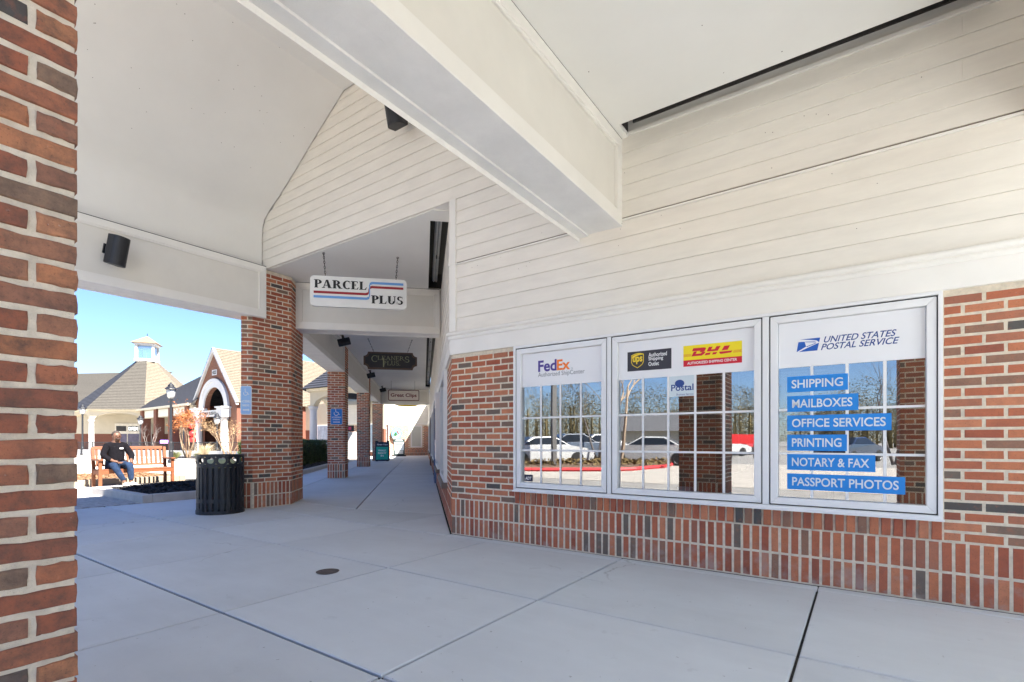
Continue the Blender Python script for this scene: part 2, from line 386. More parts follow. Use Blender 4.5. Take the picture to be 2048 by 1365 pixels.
def glyph(ch, W=.20, T=.055):
    """roman capital in a unit box: list of polygons; W thick stem, T thin stroke"""
    S = []
    def r(a, b, c, d): S.append([(a, b), (c, b), (c, d), (a, d)])
    def dg(x0, y0, x1, y1, w_): S.append([(x0 - w_ / 2, y0), (x0 + w_ / 2, y0), (x1 + w_ / 2, y1), (x1 - w_ / 2, y1)])
    def arc(cx, cy, rx, ry, a0, a1, wx, wy, n=12):
        for i in range(n):
            q0 = R(a0 + (a1 - a0) * i / n); q1 = R(a0 + (a1 - a0) * (i + 1) / n)
            S.append([(cx + rx * math.cos(q0), cy + ry * math.sin(q0)), (cx + rx * math.cos(q1), cy + ry * math.sin(q1)),
                      (cx + (rx - wx) * math.cos(q1), cy + (ry - wy) * math.sin(q1)), (cx + (rx - wx) * math.cos(q0), cy + (ry - wy) * math.sin(q0))])
    def serif(x, y, w_=.38): r(x - w_ / 2, y, x + w_ / 2, y + T)
    if ch in 'PR':
        r(.1, 0, .1 + W, 1); serif(.1 + W / 2, 0); r(0, 1 - T, .2, 1)
        arc(.1 + W, .72, .42, .28, -90, 90, W, T)
        if ch == 'R': S.append([(.42, .46), (.42 + W, .46), (.95, 0), (.95 - W * 1.1, 0)]); r(.78, 0, 1.02, T)
        return S, (.80 if ch == 'P' else 1.0)
    if ch == 'A':
        dg(.14, 0, .44, 1, T * 1.2); S.append([(.40, 1), (.40 + W * .8, 1), (.92, 0), (.92 - W * 1.2, 0)]); r(.22, .3, .7, .3 + T)
        serif(.14, 0, .3); serif(.84, 0, .38); return S, 1.02
    if ch in 'CG':
        arc(.5, .5, .46, .52, 48, 312, W, T * 1.2, 20); r(.76, .66, .80, .95); return S, .86
    if ch == 'E':
        r(.1, 0, .1 + W, 1); r(0, 0, .72, T); r(0, 1 - T, .68, 1); r(.3, .5, .5, .5 + T); r(.48, .38, .52, .66)
        S.append([(.72, 0), (.78, .28), (.74, .28), (.62, T)]); S.append([(.68, 1), (.72, .76), (.68, .76), (.58, 1 - T)]); return S, .82
    if ch == 'L':
        r(.1, 0, .1 + W, 1); r(0, 0, .72, T); serif(.1 + W / 2, 1 - T); S.append([(.72, 0), (.80, .32), (.76, .32), (.60, T)]); return S, .82
    if ch == 'U':
        r(.12, .35, .12 + W, 1); r(.76, .35, .76 + T * 1.3, 1); arc(.475, .37, .355, .39, 180, 360, W * .8, T * 1.5); serif(.12 + W / 2, 1 - T, .34); serif(.79, 1 - T, .28)
        return S, .98
    if ch == 'N':
        r(.12, 0, .12 + T * 1.3, 1); r(.80, 0, .80 + T * 1.3, 1); S.append([(.08, 1), (.08 + W, 1), (.86, 0), (.86 - W * .6, 0)]); serif(.15, 0, .26); serif(.83, 1 - T, .26); return S, 1.0
    if ch == 'S':
        arc(.36, .74, .30, .27, 40, 265, W * .75, T * 1.6); arc(.36, .26, .32, .28, -140, 85, W * .85, T * 1.6)
        r(.58, .70, .62, .97); r(.04, .04, .08, .32); return S, .72
    if ch == '.': r(.1, 0, .24, .14); return S, .34
    return S, .5
def roman(parent, s, x0, x1, z0, z1, m, y=-.002, W=.20, T=.055, gap=.04, name='lettering', sizes=None, d=.004):
    mb = MB(); xs = 0; items = []
    for i, ch in enumerate(s):
        g, adv = glyph(ch, W, T); k = (sizes or {}).get(i, (1, 0)); items.append((g, xs, k)); xs += adv * k[0] + gap
    tot = xs - gap; q = (x1 - x0) / tot; h = z1 - z0; c = 0
    for g, ox, k in items:
        for poly in g:
            c += 1
            mb.prismy([(x0 + (ox + px * k[0]) * q, z0 + (pz * k[0] + k[1]) * h) for px, pz in poly], y - d - (c % 7) * .00025, y)
    return mb.build(name, m, parent)

# ------------------------------------------------------------------ ground
gm = MB(); gm.add([(-500, -500, -.13), (500, -500, -.13), (500, 700, -.13), (-500, 700, -.13)], [(0, 1, 2, 3)])
gm.build('ground', ASPH, kind='structure')
pz = MB(); M = TR(CO.x, CO.y, 0, A_W)           # local x = s, y = -d
pz.box(-75, 16, -5.6, 80, -.30, -.018, M)
pz.build('plaza', PLAZA, kind='structure')

# pavement of cast slabs
pv = struct('pavement', (CO.x, CO.y, 0), A_W)
bed = MB(); bed.box(-6.27, 13.9, -5.55, .6, -.10, -.016); bed.box(-12, -.05, .6, 8, -.10, -.0165)
bed.build('joint_bed', DARKJ, pv)
def slab(poly, parent, gap=.0088):
    c = Vector((sum(p[0] for p in poly) / len(poly), sum(p[1] for p in poly) / len(poly)))
    n = len(poly); a = sum(poly[i][0] * poly[(i + 1) % n][1] - poly[(i + 1) % n][0] * poly[i][1] for i in range(n))
    if a < 0: poly = poly[::-1]
    def off(poly, g):
        out = []
        for i in range(n):
            p0 = Vector(poly[i - 1]); p1 = Vector(poly[i]); p2 = Vector(poly[(i + 1) % n])
            d1 = (p1 - p0).normalized(); d2 = (p2 - p1).normalized()
            n1 = Vector((-d1.y, d1.x)); n2 = Vector((-d2.y, d2.x)); b = (n1 + n2); b = b / max(.3, b.dot(n1))
            out.append(p1 + b * g)
        return out
    o1 = off(poly, gap); o2 = off(poly, gap + .007)
    dz = random.uniform(-.0012, .0012)
    vs = [(p.x, p.y, -.03) for p in o1] + [(p.x, p.y, -.005 + dz) for p in o1] + [(p.x, p.y, 0 + dz) for p in o2]
    fs = []
    for a in (0, 1):
        for i in range(n): fs.append((a * n + i, a * n + (i + 1) % n, (a + 1) * n + (i + 1) % n, (a + 1) * n + i))
    fs.append(tuple(range(2 * n, 3 * n)))
    MB().add(vs, fs).build('slab', SLAB, parent)
ss = [-6.27, -4.2, -2.66, -1.13, .60, 2.10, 3.64, 5.2, 6.75, 8.3, 9.9, 11.5, 13.1]
ds = [.11, 1.475, 2.82, 4.18, 5.5]
for i in range(len(ss) - 1):
    for j in range(len(ds) - 1):
        g = .0075 if ss[i] > 2 else .0088
        slab([(ss[i], -ds[j]), (ss[i + 1], -ds[j]), (ss[i + 1], -ds[j + 1]), (ss[i], -ds[j + 1])], pv, g)
    if ss[i] >= .6: slab([(ss[i], -.003), (ss[i + 1], -.003), (ss[i + 1], -ds[0]), (ss[i], -ds[0])], pv, .003)
slab([(0, -.003), (.6, -.003), (.6, -.11), (0, -.11)], pv, .003)
# slabs from the corner toward the covered walk (local: x=s, y=-d)
def loc(v): r = Vector((v.x, v.y)) - CO; return (r.dot(U), -r.dot(N))
def seg(t, l): return loc(Q(t, l))
jx = loc(Vector((-2.60, 8.06, 0)))
slab([(-2.66, -.11), (-1.13, -.11), (-1.13, 1.114), (-2.66, .72)], pv)
slab([(-1.13, -.11), (-.006, -.11), (-.006, -.004), (-1.13, 1.114)], pv)
slab([(-4.2, -.11), (-2.66, -.11), (-2.66, .72), (-4.2, .72)], pv)
slab([(-6.27, -.11), (-4.2, -.11), (-4.2, .72), (-6.27, .72)], pv)
tt = [2.0, 10.2, 18.5, 26.5, 31.2]
for i in range(4):
    t0, t1 = tt[i], tt[i + 1]
    lm = 1.35
    if i == 0:
        slab([(-1.13, 1.114), seg(t1, .008), seg(t1, 1.45), (-2.66, .72)], pv)
        slab([(-2.66, .72), seg(t1, 1.45), seg(t1, 3.1), (-5.12, .72), (-4.2, .72)], pv)
        slab([(-5.12, .72), seg(t1, 3.1), seg(t1, 4.6), (-6.27, .72)], pv)
    else:
        slab([seg(t0, .008), seg(t1, .008), seg(t1, lm + .1), seg(t0, lm + .1)], pv)
        slab([seg(t0, lm + .1), seg(t1, lm + .1), seg(t1, 3.1), seg(t0, 3.1)], pv)
        slab([seg(t0, 3.1), seg(t1, 3.1), seg(t1, 4.0), seg(t0, 4.6 if i == 1 else 4.0)], pv)
# metal cleanout cap
o = MB().lathe([(.001, .001), (.088, .001), (.092, .004), (.088, .0045), (.07, .003), (.02, .003), (.001, .003)], 28).build('floor_cap', mat('rusty_iron', (.07, .055, .05), .7, .5, 40, .3, 120), None)
o.location = P(.30, 1.85, .001); tag(o, 'small round rusty iron cap set in the grey concrete slab', 'drain cap')

# brick pavers beside the slabs, left
pa = struct('paver_path', P(-6.27, .9), A_W)
b = MB(); b.box(-5, -.01, -5.0, -.05, -.09, -.012); b.build('sand_bed', DARKJ, pa)
mb = MB(); PAVM = mat('grey_paver', (.42, .40, .385), .85, .3, 12, .5, 90)
k = 0
for i in range(24):
    for j in range(46):
        x = -.012 - .205 * (i + 1) + (.1 if j % 2 else 0); y = -.12 - .104 * j
        if x + .2 > -.01: continue
        z = random.uniform(-.002, .002)
        mb.box(x + .004, x + .2, y + .004, y + .1, -.03, z)
mb.build('pavers', PAVM, pa, kind='stuff', bevel=0)

# ------------------------------------------------------------------ shop wall with three windows
WZ0, WZ1 = .56, 2.07
wall = thing('shop_wall', 'brick and cream siding shop wall with three wide white framed windows', 'wall', (CO.x, CO.y, 0), A_W)
m_ = MB()
m_.box(.01, .90, .0030, .30, 0, 2.08); m_.box(4.34, 13.8, .0030, .30, 0, 2.08); m_.box(.90, 4.34, .0030, .30, 0, .545); m_.box(.9, 4.34, .06, .3, .545, .557)
m_.build('mortar', MORTAR, wall)
m_ = MB(); m_.box(.01, 13.8, .012, .30, 2.08, 6.6); m_.build('sheathing', TRIM, wall)
F = Face(wall, Matrix.Identity(4))
for z in (.010, .216): F.row(.002, 5.5, z, .193, BH, PH, .004)
F.row(.897, 4.345, .421, .124, BH, PH, .004, y=-.012, D=.06)
z = .421; k = 0
while z + BH < 2.075:
    F.row(.002, .893, z, phase=0 if k % 2 else -.102)
    F.row(4.349, 5.6, z, phase=0 if k % 2 else -.102); z += PH; k += 1
F.items.sort(key=lambda q: q[0] > 4.75)
F.lay(300, False, stuffname='bricks_beside_window')
# frieze, moulding
m_ = MB(); m_.box(-.002, 13.8, -.026, .012, 2.073, 2.24); m_.build('frieze_board', TRIM, wall, bevel=.003)
m_ = MB()
prof = [(.012, 2.24), (-.030, 2.24), (-.040, 2.252), (-.042, 2.268), (-.034, 2.275), (-.034, 2.283)]
for i in range(9):
    q = R(-90 + 180 * i / 8); prof.append((-.036 - .024 * math.cos(q), 2.307 + .022 * math.sin(q)))
prof += [(-.02, 2.331), (.012, 2.335)]
m_.prismx(prof, -.02, 13.8); m_.build('moulding', TRIM, wall, smooth=False)
def board(parent, x0, x1, z, h=.151, y=-.004, name='siding_board', m=None):
    # clapboard: thick lower edge, thin top
    b = MB(); t = .0095
    yj = random.uniform(-.0006, .0006)
    b.prismx([(y + .016, z), (y - t + yj, z), (y - t + yj, z + .012), (y - .001 + yj, z + h - .002), (y + .016, z + h - .002)], x0, x1)
    return b.build(name, m or SIDING, parent)
for i in range(5): board(wall, .085, 13.8, 2.336 + i * .1525, .1525)
m_ = MB(); m_.box(.085, 13.8, -.024, .012, 3.099, 3.112); m_.build('drip_edge', TRIM, wall)
m_ = MB(); m_.box(.085, 13.8, -.006, .012, 3.112, 3.128); m_.build('seam_strip', mat('seam_brown', (.22, .19, .16), .9), wall)  # brown strip in the seam between lower and upper siding
for i in range(5):
    if i in (2, 4): board(wall, .085, 4.44, 3.128 + i * .1465, .1465); board(wall, 4.441, 13.8, 3.128 + i * .1465, .1465)
    else: board(wall, .085, 13.8, 3.128 + i * .1465, .1465)
m_ = MB(); m_.box(0.0, .085, -.028, .012, 2.336, 3.10); m_.box(0, .085, -.028, .012, 3.13, 3.86); m_.build('corner_board', TRIM, wall, bevel=.002)
m_ = MB(); m_.box(-.02, .09, -.036, .012, 3.10, 3.13); m_.build('corner_cap', TRIM, wall)
m_ = MB(); m_.box(1.7, 13.8, -.022, .012, 3.862, 3.89); m_.build('top_trim', TRIM, wall)
m_ = MB(); m_.box(2.2, 4.55, -.006, .011, 3.97, 4.7); m_.build('slot_shade_sheet', mat('slot_shade', (.05, .045, .04), .9), wall)  # dark sheet on the wall inside the slot, painted as its shade
# upper gable boards across the walkway mouth, over the vault
def vault_x(z):   # left end of the board at height z
    return -4.09 if z < 4.56 else -4.09 + (z - 4.56) / .645
for i in range(14):
    z = 3.862 + i * .1515
    board(wall, vault_x(z + .02) - .05, 1.70, z, .1515)
m_ = MB(); m_.box(-4.2, 0.0, .012, .16, 3.866, 6.4); m_.build('gable_sheathing', TRIM, wall)

# windows
def ring(parent, x0, x1, z0, z1, w_, y0, y1, name, m, bevel=.002, wt=None):
    wt = wt or w_; b = MB()
    b.prismy([(x0, z0), (x0 + w_, z0 + wt), (x0 + w_, z1 - wt), (x0, z1)], y0, y1)
    b.prismy([(x1, z0), (x1, z1), (x1 - w_, z1 - wt), (x1 - w_, z0 + wt)], y0, y1)
    b.prismy([(x0 + .0004, z0), (x1 - .0004, z0), (x1 - w_ - .0004, z0 + wt), (x0 + w_ + .0004, z0 + wt)], y0, y1)
    b.prismy([(x0 + .0004, z1), (x0 + w_ + .0004, z1 - wt), (x1 - w_ - .0004, z1 - wt), (x1 - .0004, z1)], y0, y1)
    return b.build(name, m, parent, bevel=bevel)
wf = ring(wall, .897, 4.342, WZ0, 2.071, .024, -.034, .10, 'window_frame', WHITE)
m_ = MB(); m_.box(.89, 4.35, -.045, .06, .546, .561); m_.build('window_sill', WHITE, wall, bevel=.003)
WIN = [(.921, 1.955, 4), (1.998, 3.265, 5), (3.315, 4.318, 4)]
for a, b_ in ((1.957, 1.996), (3.267, 3.313)):
    m_ = MB(); m_.box(a, b_, -.026, .10, WZ0 + .026, 2.046); m_.build('mullion', WHITE, wall, bevel=.002)
GAS = flat('gasket_black', (.02, .02, .02))
wins = []
for wi, (a, b_, n) in enumerate(WIN):
    w_ = bpy.data.objects.new('window', None); COL.objects.link(w_); w_.parent = wall; wins.append(w_)
    w_['label'] = ['narrow left shop window with courier print on white band', 'wide middle shop window with two courier logos', 'right shop window with six blue service strips'][wi]
    ring(w_, a, b_, WZ0 + .026, 2.045, .008, -.016, .09, 'gasket', GAS, 0)
    ring(w_, a + .007, b_ - .007, WZ0 + .033, 2.038, .052, -.022, .07, 'sash', WHITE, .004)
    gx0, gx1, gz0, gz1 = a + .062, b_ - .062, .648, 1.983
    g = MB(); g.box(gx0 - .012, gx1 + .012, .018, .023, gz0 - .02, gz1 + .012); g.build('pane', GLASS, w_)
    v = MB(); v.box(gx0, gx1, .0125, .0175, 1.640, gz1); v.build('white_band', VINYL, w_)
    for i in range(1, n):
        x = gx0 + (gx1 - gx0) * i / n
        q = MB(); q.box(x - .010, x + .010, .0128, .0175, gz0, 1.6395); q.build('muntin', WHITE, w_, bevel=.002)
    for i in range(1, 3):
        z = gz0 + (gz1 - gz0) * i / 4
        q = MB(); q.box(gx0, gx1, .0122, .0172, z - .009, z + .009); q.build('muntin', WHITE, w_, bevel=.002)
# px -> wall coordinates
def ws(x): k = (x - 1024) / 1000; return (5.806 * k + .703) / (.819 + .574 * k)
def wz(x, y): s = ws(x); Y = 5.806 - .5736 * s; return 1.08 + (882 - y) / 1000 * Y
Y0 = .0120
PUR = flat('purple_print', (.075, .045, .27)); ORA = flat('orange_print', (.90, .20, .01)); GRY = flat('grey_print', (.18, .18, .19))
W1, W2, W3 = wins
def wtext(win, s, xa, ya, xb, yb, hpx, m, **k):   # baseline (xa,ya)-(xb,yb) in photo pixels, cap height hpx
    z0 = (wz(xa, ya) + wz(xb, yb)) / 2; xm = (xa + xb) / 2; h = hpx / 1000 * (5.806 - .5736 * ws(xm))
    return text(win, s, ws(xa), ws(xb), z0, z0 + h, m, **k)
wtext(W1, 'Fed', 1075, 745, 1112, 741, 23, PUR, y=Y0, bold=.028)
wtext(W1, 'Ex', 1112.5, 741, 1139, 738.5, 21.5, ORA, y=Y0, bold=.028)
wtext(W1, 'Authorized ShipCenter', 1075, 755.5, 1168, 751, 11.5, GRY, y=Y0)
wtext(W1, 'R', 1142, 738, 1144.5, 738, 3, GRY, y=Y0)
q = MB(); q.box(ws(1047.5), ws(1063), .0125, .0165, wz(1055, 963), wz(1055, 950)); q.build('sticker', flat('navy_sticker', (.02, .02, .05)), W1)
wtext(W1, 'ADT', 1049, 960, 1062, 960, 6, VINYL, y=Y0, shear=.3, bold=.02)
def wpoly(win, pts, m, name, y=Y0, d=.0006):
    b = MB(); b.prismy([(ws(x), wz(x, y_)) for x, y_ in pts], y - d, y); return b.build(name, m, win)
wpoly(W2, [(1254, 705), (1342, 696), (1342, 737), (1254, 743.5)], flat('charcoal_print', (.035, .033, .045)), 'shipper_panel')
GOLD = flat('gold_print', (.86, .62, .03)); DK = flat('shield_brown', (.045, .035, .03)); WP = flat('white_print', (.8, .8, .8))
def shield(win, cx, cy, w_, h, m, y, sl=-.10):
    pts = []
    for u, v in ((-.5, .38), (-.25, .46), (0, .5), (.25, .49), (.5, .42), (.5, -.1), (.42, -.26), (.25, -.38), (0, -.5), (-.25, -.38), (-.42, -.26), (-.5, -.1)):
        pts.append((cx + u * w_, cy - v * h + u * w_ * sl))
    return wpoly(win, pts, m, 'shield', y)
shield(W2, 1274, 721.5, 25, 30, GOLD, Y0 - .0008); shield(W2, 1274, 721.6, 22.4, 27, DK, Y0 - .0016)
wpoly(W2, [(1263.6, 713), (1269, 710.2), (1277, 707.6), (1284, 706.6), (1285, 709), (1277, 710.5), (1270, 713.5), (1263.6, 718)], GOLD, 'shield_swoosh', Y0 - .0024)
wtext(W2, 'ups', 1264.5, 729.5, 1284, 727.5, 15, GOLD, y=Y0 - .0032, bold=.03)
for i, (s_, xb) in enumerate((('Authorized', 1333), ('Shipping', 1325.5), ('Outlet', 1317))):
    wtext(W2, s_, 1296, 713.8 + i * 9.4, xb, 711 + i * 9.6, 8.2 if i != 1 else 9, WP, y=Y0 - .001, bold=.02)
RED = flat('red_print', (.62, .008, .03)); YEL = flat('yellow_print', (.88, .70, .01))
wpoly(W2, [(1366, 692.5), (1483.5, 681), (1483.5, 712), (1366, 721.5)], YEL, 'shipper_panel')
wpoly(W2, [(1366, 721.5), (1483.5, 712), (1483.5, 725), (1366, 734)], RED, 'shipper_band')
def zi(px, py): return (1240 + px / 7.877, 670 + py / 7.877)
def dpoly(pts): return wpoly(W2, [zi(*p) for p in pts], RED, 'logo_letter', Y0 - .0008)
dpoly([(1145, 218), (1150, 210), (1325, 195), (1350, 205), (1345, 225), (1320, 265), (1250, 272), (1262, 248), (1130, 258)])
dpoly([(1160, 262), (1210, 258), (1185, 300), (1265, 292), (1285, 270), (1345, 264), (1320, 300), (1280, 325), (1118, 340)])
dpoly([(1395, 190), (1455, 184), (1430, 228), (1490, 222), (1515, 178), (1580, 172), (1535, 248), (1370, 262), (1360, 255)])
dpoly([(1345, 285), (1425, 277), (1408, 310), (1328, 323)]); dpoly([(1460, 275), (1528, 268), (1505, 303), (1445, 310)])
dpoly([(1640, 170), (1730, 162), (1690, 232), (1595, 244)]); dpoly([(1560, 264), (1770, 243), (1745, 275), (1580, 300), (1560, 285)])
for i in range(3):
    dpoly([(995, 312 + i * 15), (1125 - i * 8, 303 + i * 14), (1123 - i * 8, 307 + i * 14), (995, 317 + i * 15)])
    dpoly([(1790 - i * 8, 240 + i * 15), (1912, 229 + i * 15), (1912, 234 + i * 15), (1788 - i * 8, 245 + i * 15)])
wtext(W2, 'AUTHORIZED SHIPPING CENTER', 1374, 729.5, 1473.5, 721.5, 5.3, WP, y=Y0 - .0008, bold=.02)
BLU = flat('postal_blue', (.012, .05, .24)); BLU2 = flat('eagle_blue', (.01, .10, .45))
def zu(px, py): return (1560 + px / 6.827, 620 + py / 6.827)
def epoly(pts): return wpoly(W3, [zu(*p) for p in pts], BLU2, 'eagle_mark', Y0)
epoly([(275, 403), (548, 376), (533, 440), (500, 415), (420, 408)])
epoly([(250, 440), (335, 434), (355, 500), (225, 578)]); epoly([(255, 575), (400, 505), (505, 458), (532, 446), (508, 552)])
epoly([(340, 434), (470, 430), (495, 437), (490, 441), (440, 440), (345, 440)]); epoly([(355, 500), (480, 452), (495, 445), (485, 458), (365, 506)])
wtext(W3, 'UNITED STATES', 1647.5, 684.5, 1793.5, 672.5, 13, BLU, y=Y0, shear=.32, bold=.014)
wtext(W3, 'POSTAL SERVICE', 1641.5, 699.5, 1799.5, 687.5, 13, BLU, y=Y0, shear=.32, bold=.014)
SB = flat('service_blue', (.01, .23, .68))
for s_, (xa, yt, yb), (xb, yt2, yb2), (ta, tb) in (
    ('SHIPPING', (1574, 754.5, 785.5), (1696, 746, 779), (1583, 1686)), ('MAILBOXES', (1574, 793.5, 825), (1717, 786, 819.5), (1584, 1705)),
    ('OFFICE SERVICES', (1574, 832, 863.5), (1783.5, 826, 860), (1583.5, 1772)), ('PRINTING', (1574, 869.5, 902), (1694, 870, 902.5), (1583.5, 1683)),
    ('NOTARY & FAX', (1574, 909, 940), (1751, 910.5, 945), (1583.5, 1739)), ('PASSPORT PHOTOS', (1574, 947.5, 978.5), (1811, 955, 990.5), (1584, 1798))):
    z0 = (wz(xa, yb) + wz(xb, yb2)) / 2; z1 = (wz(xa, yt) + wz(xb, yt2)) / 2
    q = MB(); q.box(ws(xa), ws(xb), Y0, .0172, z0, z1); st = q.build('service_strip', SB, W3)
    text(st, s_, ws(ta), ws(tb), z0 + (z1 - z0) * .24, z0 + (z1 - z0) * .78, flat('strip_white', (.68, .72, .76)), y=Y0 - .0006, bold=.016)
# dark room behind, with a few things
room = struct('shop_room', (CO.x, CO.y, 0), A_W)
def shell(parent, x0, x1, y0, y1, z0, z1, m, name, t=.02, front=False):
    b = MB(); b.box(x0, x1, y1, y1 + t, z0, z1); b.box(x0 - t, x0, y0, y1, z0, z1); b.box(x1, x1 + t, y0, y1, z0, z1)
    b.box(x0, x1, y0, y1, z0 - t, z0); b.box(x0, x1, y0, y1, z1, z1 + t); return b.build(name, m, parent)
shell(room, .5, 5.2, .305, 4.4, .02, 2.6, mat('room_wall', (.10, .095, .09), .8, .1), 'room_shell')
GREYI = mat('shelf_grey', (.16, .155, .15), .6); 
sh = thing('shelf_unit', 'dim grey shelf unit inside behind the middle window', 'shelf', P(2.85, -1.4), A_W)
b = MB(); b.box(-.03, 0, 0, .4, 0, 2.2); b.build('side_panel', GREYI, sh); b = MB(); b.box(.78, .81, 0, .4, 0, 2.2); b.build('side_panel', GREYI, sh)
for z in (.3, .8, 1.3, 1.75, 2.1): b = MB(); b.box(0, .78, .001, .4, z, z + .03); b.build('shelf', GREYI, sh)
ch = thing('office_chair', 'dark office chair back seen through the middle window', 'chair', P(2.95, -.55), A_W)
b = MB(); b.lathe([(.02, .02), (.03, .05), (.03, .42), (.02, .44)], 10); b.build('stem', BLACK, ch)
for i in range(5): b = MB(); q = i * 1.257; b.tube([(0, 0, .07), (.28 * math.cos(q), .28 * math.sin(q), .05)], .02, 6); b.build('leg', BLACK, ch)
b = MB(); b.box(-.24, .24, -.24, .24, .44, .52); b.build('seat', BLACK, ch, bevel=.03)
b = MB(); b.prismy([(-.22, .60), (-.05, .56), (.16, .60), (.22, .78), (.24, .90), (.19, .91), (.12, .82), (-.08, .78), (-.20, .70)], -.2, -.15); b.build('backrest', BLACK, ch, bevel=.02)
po = MB(); po.box(ws(1338), ws(1388), .0166, .0176, wz(1360, 793), 1.70)
po = po.build('poster', flat('poster_paper', (.62, .70, .74)), wall); po['label'] = 'pale poster with blue letters taped inside the middle window'
PB = flat('poster_blue', (.02, .06, .25))
wtext(po, 'Postal', 1341, 784, 1386, 779, 13, PB, y=.0162, bold=.02); wtext(po, 'Business Service', 1352, 792, 1386, 789, 4, PB, y=.0162)
b = MB(); b.prismy([(ws(1358 + 8 * math.cos(R(a)) * (1.2)), 1.575 + .032 * math.sin(R(a))) for a in range(0, 360, 20)], .0158, .0164); b.build('poster_emblem', PB, po)
q = MB(); q.box(ws(1347), ws(1374), .10, .2, .62, .67); q = q.build('tissue_box', flat('pale_blue_card', (.35, .45, .6)), wall); q.name = 'sill_box'

# ------------------------------------------------------------------ corridor wall
cw = thing('walkway_wall', 'brick and siding wall with doors along right side of covered walkway', 'wall', (CO.x, CO.y, 0), A_C)
# local x = -t
def CX(t): return -t
m_ = MB(); ops = [(1.15, 2.9), (4.4, 6.2), (7.0, 8.1), (9.2, 11.2), (13.0, 15.0), (16.2, 17.3), (19, 21.5), (24, 26.5)]
prev = .01
for a, b_ in ops + [(31.3, 31.3)]:
    m_.box(-a, -prev, .0030, .28, 0, 2.08); prev = b_
for (a, b_), kind in zip(ops, 'wwdwwdww'):
    if kind == 'w': m_.box(-b_, -a, .0030, .28, 0, .5)
m_.build('mortar', MORTAR, cw)
F = Face(cw, Matrix.Identity(4))
def inop(c0, c1, z): 
    for (a, b_), kind in zip(ops, 'wwdwwdww'):
        if c1 > -b_ and c0 < -a and (kind == 'd' or z > .5): return True
    return False
for z in (.010, .216): F.row(-31, -.002, z, .193, BH, PH, .004, anchor='R', skip=lambda a, b_, z=z: inop(a, b_, z))
z = .421; k = 0
while z + BH < 2.075:
    F.row(-31, -.002, z, phase=0 if k % 2 else .102, anchor='R', skip=lambda a, b_, z=z: inop(a, b_, z + .05)); z += PH; k += 1
F.items.sort(key=lambda q: -q[0])
F.lay(110, False, stuffname='bricks_far')
m_ = MB(); m_.box(-31.3, -.002, -.024, .012, 2.073, 2.24); m_.build('frieze_board', TRIM, cw)
m_ = MB(); m_.prismx(prof, -31.3, .0); m_.build('moulding', TRIM, cw)
m_ = MB(); m_.box(-31.3, -.01, .012, .28, 2.08, 4.0); m_.build('sheathing', TRIM, cw)
for i in range(5): board(cw, -31.3, -.09, 2.336 + i * .1525, .1525)
for i in range(5): board(cw, -31.3, -.09, 3.128 + i * .1465, .1465)
m_ = MB(); m_.box(-.09, .0, -.026, .012, 2.336, 3.86); m_.build('corner_board', TRIM, cw)
BLUED = mat('blue_grey_door', (.12, .16, .28), .4); REDD = mat('red_brown_door', (.10, .03, .02), .4)
for (a, b_), kind in zip(ops, 'wwdwwdww'):
    if kind == 'w':
        w_ = bpy.data.objects.new('window', None); COL.objects.link(w_); w_.parent = cw
        ring(w_, -b_, -a, .5, 2.07, .07, -.045, .08, 'frame', WHITE, 0); b = MB(); b.box(-b_ + .06, -a - .06, .02, .026, .56, 2.0); b.build('pane', GLASS, w_)
        b = MB(); b.box(-b_ - .03, -a + .03, -.075, .05, .42, .495); b.build('sill', mat('stone_sill', (.2, .15, .12)), w_)
    else:
        w_ = bpy.data.objects.new('door', None); COL.objects.link(w_); w_.parent = cw
        ring(w_, -b_, -a, -.02, 2.10, .06, -.05, .08, 'frame', BLUED if a < 10 else REDD, 0); b = MB(); b.box(-b_ + .06, -a - .06, .02, .06, .0, 2.04); b.build('leaf', BLUED if a < 10 else REDD, w_)
        b = MB(); b.box(-a - .2, -a - .16, -.05, .02, .95, 1.15); b.build('handle', mat('steel', (.5, .5, .5), .3, metal=1), w_)
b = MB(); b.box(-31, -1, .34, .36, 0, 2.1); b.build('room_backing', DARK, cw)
nb = thing('notice_board', 'white notice board with dark print fixed on walkway wall', 'board', Q(3.6, 0.0), A_C)
b = MB(); b.box(-.75, .0, -.10, -.02, .72, 1.98); b.build('panel', WHITE, nb); b = MB(); b.box(-.55, -.2, -.104, -.1, 1.1, 1.7); b.build('print', flat('dark_print', (.05, .05, .06)), nb)

# far end wall of the walkway
fw = thing('end_wall', 'brick wall with cream siding closing the far end of walkway', 'wall', Q(31.3, 6.0), A_X)
m_ = MB(); m_.box(0, 6.05, .0030, .25, 0, 2.25); m_.build('mortar', MORTAR, fw)
F = Face(fw, Matrix.Identity(4))
def fop(a, b_): return (b_ > 2.25 and a < 3.15) or (b_ > 4.75 and a < 5.55)
for z in (.010, .216): F.row(.0, 6.0, z, .193, BH, PH, skip=lambda a, b_: (b_ > 2.25 and a < 3.15))
z = .421; k = 0
while z + BH < 2.23:
    F.row(0, 6, z, phase=0 if k % 2 else -.102, skip=lambda a, b_, z=z: (b_ > 2.25 and a < 3.15) or (z > .55 and b_ > 4.75 and a < 5.55)); z += PH; k += 1
F.lay(0, False)
b = MB(); b.box(0, 6.05, -.03, .02, 2.25, 2.38); b.build('frieze_board', TRIM, fw)
for i in range(11): board(fw, 0, 6.05, 2.38 + i * .1525, .1525)
b = MB(); b.box(0, 6.05, .02, .2, 2.3, 4.0); b.build('sheathing', TRIM, fw)
w_ = bpy.data.objects.new('window', None); COL.objects.link(w_); w_.parent = fw
ring(w_, 4.75, 5.55, .6, 2.2, .08, -.04, .05, 'frame', WHITE, 0); b = MB(); b.box(4.8, 5.5, -.004, .0, .66, 2.14); b.build('blind', mat('pale_blind', (.55, .58, .52), .6, .1, 3, stretch=(20, 1, 1)), w_)
